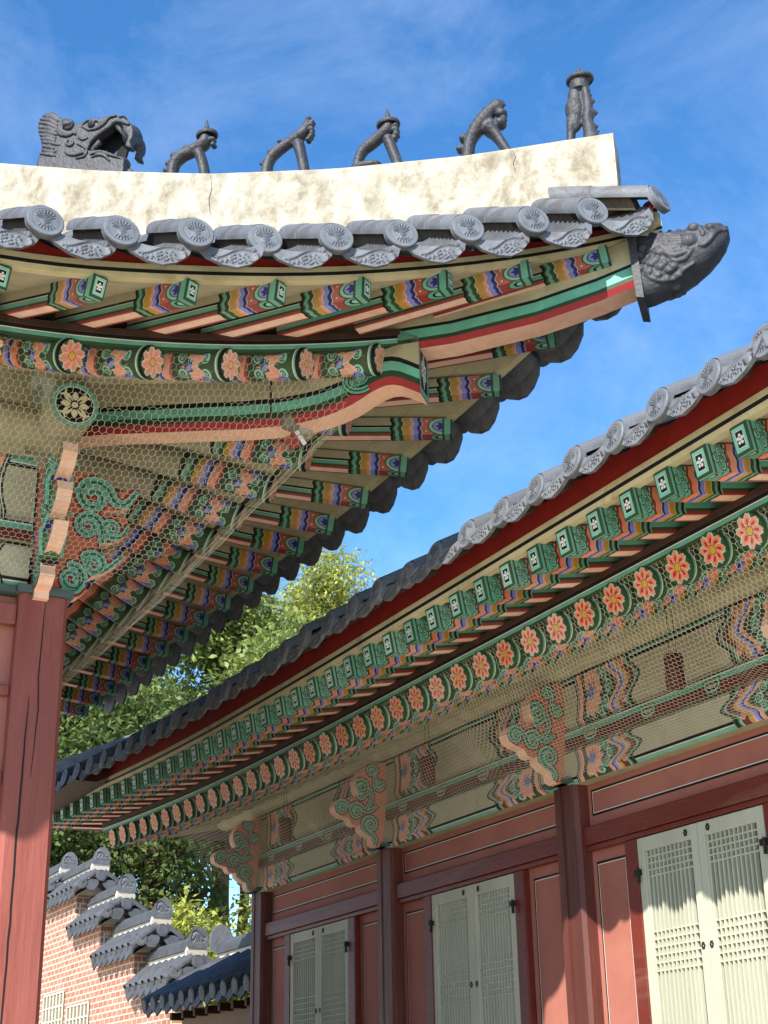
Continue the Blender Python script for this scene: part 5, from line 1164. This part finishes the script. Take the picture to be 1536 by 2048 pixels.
for i, (y0, y1, zr) in enumerate(steps):
    ya = y0+.30; yb = (steps[i+1][0]+.30) if i < len(steps)-1 else y1; zt = zr-.40; xf = WX0-.24; zb = -1.65
    mb = MB(); mb.face([(xf, ya, zb), (xf, yb, zb), (xf, yb, zt), (xf, ya, zt)], M_BRICK, [(ya, zb), (yb, zb), (yb, zt), (ya, zt)]); mb.face([(xf, ya, zb), (xf+.48, ya, zb), (xf+.48, ya, zt), (xf, ya, zt)], M_BRICK, [(0, zb), (.48, zb), (.48, zt), (0, zt)]); mb.face([(xf+.48, ya, zb), (xf+.48, yb, zb), (xf+.48, yb, zt), (xf+.48, ya, zt)], M_BRICK); mb.face([(xf, ya, zt), (xf, yb, zt), (xf+.48, yb, zt), (xf+.48, ya, zt)], M_LIME)
    w = mb.build('wall_section', wall)
    mb = MB(); mb.box((xf-.03, ya-.03, zt+.002), (xf+.51, yb-.002, zt+.16), M_LIME); mb.build('plaster_band', w)
    # pale key fret let into the near corner
    mb = MB(); zz = zt-.12
    for a0, a1, b0, b1 in ((.05, .40, -.02, .0), (.05, .40, -.36, -.34), (.05, .07, -.34, -.02), (.38, .40, -.34, -.02), (.13, .32, -.10, -.08), (.21, .23, -.34, -.10), (.13, .15, -.28, -.10), (.30, .32, -.28, -.10)): mb.box((xf+a0, ya-.006, zz+b0), (xf+a1, ya+.01, zz+b1), M_KEY)
    mb.build('key_fret', w)
    if i in (2, 3):
        for q, (s0, s1, z0, z1) in enumerate(((.3, 1.35, 1.0-.0*i, 1.75+.25*(i-2)), (1.5, 2.2, .6, 1.6))):
            if i == 2 and q: continue
            mb = MB(); mb.box((xf-.02, ya+s0, z0), (xf+.02, ya+s1, z1), M_GRAN)
            nn = int((s1-s0)/.16); k2 = int((z1-z0)/.17)
            for k in range(nn+1): a = ya+s0+(s1-s0)*k/nn; mb.box((xf-.035, a-.012, z0), (xf-.021, a+.012, z1), M_KEY)
            for k in range(k2+1): b = z0+(z1-z0)*k/k2; mb.box((xf-.0345, ya+s0, b-.012), (xf-.0215, ya+s1, b+.012), M_KEY)
            mb.build('lattice_panel', w)
    mb = MB(); mb.box((xf-.05, ya-.05, -1.66), (xf+.53, yb-.004, -.6), M_GRAN); mb.build('stone_footing', w)
    tiled_cap(wall, WX0, y0, y1, zr, .37, .40, 'tile_cap', M_CAP, rows=.26)
# low outbuilding roof in the shade
outb = thing('outbuilding', (6.9, 15.2, -1.6), 'low outbuilding with dark tiled roof in the shade beside the brick wall', 'outbuilding')
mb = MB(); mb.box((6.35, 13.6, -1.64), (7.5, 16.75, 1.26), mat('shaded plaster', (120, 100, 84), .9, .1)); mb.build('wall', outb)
for k in range(9): boxpart((6.2, 13.8+k*.36, 1.17), (6.349, 13.87+k*.36, 1.25), M_BROWN, 'rafter', outb, .004)
tiled_cap(outb, 6.95, 13.6, 17.0, 1.94, .97, .62, 'roof', M_CAP, rows=.30, crest=False)
mb = MB(); out = [(-.15, -.02), (-.165, .08), (-.13, .22), (-.06, .30), (.0, .32), (.06, .30), (.13, .22), (.165, .08), (.15, -.02)]
for y, s in ((17.04, 1), (14.75, 1)): mb = MB(); mb.plate(out, .045, lambda a, b, c: Vector((6.95+a, y+s*b*.25+c, 1.99+b)), M_TILE); mb.build('crest_tile', outb)
# trees
M_BARK = mat('bark', (74, 60, 46), .95, .3, 5, 1, 22, .1)
def leaf_mat(name, c, var=.3, trans=.35):
    m = bpy.data.materials.new(name); m.use_nodes = True; n, l = m.node_tree.nodes, m.node_tree.links; b = n['Principled BSDF']; b.inputs['Roughness'].default_value = .5; b.inputs['Specular IOR Level'].default_value = .4
    uv = n.new('ShaderNodeUVMap'); wn = n.new('ShaderNodeTexWhiteNoise'); wn.noise_dimensions = '2D'; l.new(uv.outputs[0], wn.inputs[0])
    rp = n.new('ShaderNodeValToRGB'); k = lin(c); e = rp.color_ramp.elements; e[0].color = tuple(v*(1-var) for v in k[:3])+(1,); e[1].color = (min(1, k[0]*(1+var*1.5)), min(1, k[1]*(1+var)), k[2]*(1+var*.2), 1); l.new(wn.outputs[0], rp.inputs[0]); l.new(rp.outputs[0], b.inputs['Base Color'])
    t = n.new('ShaderNodeBsdfTranslucent'); mx = n.new('ShaderNodeMixShader'); mx.inputs[0].default_value = trans; l.new(rp.outputs[0], t.inputs[0]); l.new(b.outputs[0], mx.inputs[1]); l.new(t.outputs[0], mx.inputs[2]); l.new(mx.outputs[0], n['Material Output'].inputs[0])
    return m
M_LEAF = [leaf_mat('broad leaves', (124, 142, 78)), leaf_mat('yellow green leaves', (160, 170, 92)), leaf_mat('deep green leaves', (88, 108, 62)), leaf_mat('bamboo leaves', (162, 172, 86))]
def leaf_cloud(name, parent, m, clumps, n, size, seed, droop=.3):
    """n leaf blades gathered on clumps (centre, radius), thin folded rhombs facing mostly up and outwards."""
    R = np.random.RandomState(seed); cl = np.array([[*c, r] for c, r in clumps]); w = cl[:, 3]**2.2; k = R.choice(len(cl), n, p=w/w.sum())
    d = R.normal(size=(n, 3)); d /= np.linalg.norm(d, axis=1)[:, None]; d[:, 2] = d[:, 2]*.75+.12
    rr = cl[k, 3]*(.25+.75*R.rand(n)**.45)*(1+.22*R.normal(size=n)); P = cl[k, :3]+d*rr[:, None]
    ax = d*.7+R.normal(size=(n, 3))*.7; ax[:, 2] -= droop; ax /= np.linalg.norm(ax, axis=1)[:, None]
    up_ = R.normal(size=(n, 3))*.55+np.array([0, 0, 1.]); side = np.cross(ax, up_); side /= np.linalg.norm(side, axis=1)[:, None]; nn = np.cross(side, ax)
    s = size*(.6+.7*R.rand(n))[:, None]
    v = np.stack([P, P+ax*s*.5+side*s*.26+nn*s*.05, P+ax*s, P+ax*s*.5-side*s*.26+nn*s*.05], 1).reshape(-1, 3)
    me = bpy.data.meshes.new(name); me.vertices.add(4*n); me.loops.add(4*n); me.polygons.add(n); me.vertices.foreach_set('co', v.ravel()); me.loops.foreach_set('vertex_index', np.arange(4*n)); me.polygons.foreach_set('loop_start', np.arange(0, 4*n, 4)); me.polygons.foreach_set('loop_total', np.full(n, 4))
    uv = me.uv_layers.new(name='UVMap'); uv.data.foreach_set('uv', np.repeat(R.rand(n, 2), 4, 0).ravel()); me.materials.append(m); me.update(calc_edges=True)
    o = bpy.data.objects.new(name, me); C.objects.link(o); adopt(o, parent); return o
def tree(name, label, x, y, z0, h, r, m, n, size, seed, trunk=.2, crown0=.3, group='trees beyond the wall', lean=(0, 0), nb=16, cr=.34):
    rnd = random.Random(seed); root = thing(name, (x, y, z0), label, 'tree', group); mb = MB(); clumps = []
    top = Vector((x+lean[0], y+lean[1], z0+h*.9)); tp = [Vector((x, y, z0-.3))]+[Vector((x, y, z0)).lerp(top, t)+Vector((rnd.uniform(-.12, .12), rnd.uniform(-.12, .12), 0)) for t in (.2, .4, .6, .8, 1)]
    mb.tube(tp, [trunk*1.25, trunk, trunk*.8, trunk*.6, trunk*.4, .03], M_BARK, 9)
    for i in range(nb):
        t = crown0+(1-crown0)*(i+rnd.random())/nb; b = Vector((x, y, z0)).lerp(top, t); a = i*2.4+rnd.uniform(-.4, .4); prof = math.sin(math.pi*min(1, .18+.82*(t-crown0)/(1-crown0)*.95))**.7; L = r*prof*rnd.uniform(.65, 1.1)
        e = b+Vector((math.cos(a)*L, math.sin(a)*L, L*rnd.uniform(.1, .5))); mid = b.lerp(e, .5)+Vector((0, 0, L*.08))
        mb.tube([b, mid, e], [trunk*.38, trunk*.2, .02], M_BARK, 6)
        for q in (.45, .72, 1.0): c = b.lerp(e, q)+Vector((rnd.uniform(-.4, .4), rnd.uniform(-.4, .4), rnd.uniform(-.2, .5))); clumps.append((c, r*cr*rnd.uniform(.55, 1.0)))
        for q in range(3):
            s = b.lerp(e, rnd.uniform(.4, .95)); mb.tube([s, s+Vector((rnd.uniform(-1, 1), rnd.uniform(-1, 1), rnd.uniform(.0, .9)))*r*.25], [trunk*.12, .008], M_BARK, 4)
    clumps.append((top, r*.35)); mb.build('trunk', root, True, True); leaf_cloud('crown', root, m, clumps, n, size, seed); return root
tree('broadleaf_tree', 'tall sunlit tree with small drooping leaves rising between the two eaves', 12.4, 30.5, 3.0, 8.6, 3.0, M_LEAF[0], 42000, .16, 3, .22, .25)
tree('broadleaf_tree', 'yellow green feathery tree whose crown ends against the open sky', 17.4, 36.0, 3.0, 12.3, 2.9, M_LEAF[1], 40000, .14, 5, .22, .3)
tree('broadleaf_tree', 'thick trunked dark tree right behind the second step of the brick wall', 10.3, 29.0, 1.6, 6.2, 2.5, M_LEAF[2], 18000, .17, 8, .30, .42)
tree('broadleaf_tree', 'dark leafy tree beside the red column above the highest wall crest', 8.6, 31.0, 2.2, 7.6, 2.6, M_LEAF[2], 20000, .17, 11, .2, .3)
tree('broadleaf_tree', 'slender tree with a bare stem against a patch of sky', 14.4, 34.0, 2.6, 7.4, 1.5, M_LEAF[2], 4000, .22, 13, .15, .5)
tree('broadleaf_tree', 'thin straight tree standing close beside the slender bare stemmed one', 15.2, 34.6, 2.6, 8.2, 1.4, M_LEAF[2], 3500, .22, 14, .13, .55)
tree('broadleaf_tree', 'bushy tree filling the gap below the far end of the long eave', 9.9, 34.5, 3.2, 8.6, 3.4, M_LEAF[0], 32000, .17, 17, .2, .3)
bam = thing('bamboo_hedge', (11.0, 27.5, .2), 'bright bamboo thicket behind the lowest wall cap beside the dark hall corner', 'bamboo')
rnd = random.Random(2); cl = [(Vector((rnd.uniform(8.6, 14.5), rnd.uniform(26.2, 29), rnd.uniform(1.4, 3.6)+rnd.uniform(0, .35))), rnd.uniform(.4, .75)) for _ in range(60)]
mb = MB()
for c, r in cl[:40]: mb.tube([(c.x, c.y, .0), (c.x+rnd.uniform(-.2, .2), c.y, c.z+.4)], [.02, .008], M_BARK, 5)
mb.build('stems', bam); leaf_cloud('foliage', bam, M_LEAF[3], cl, 30000, .15, 21, .1)
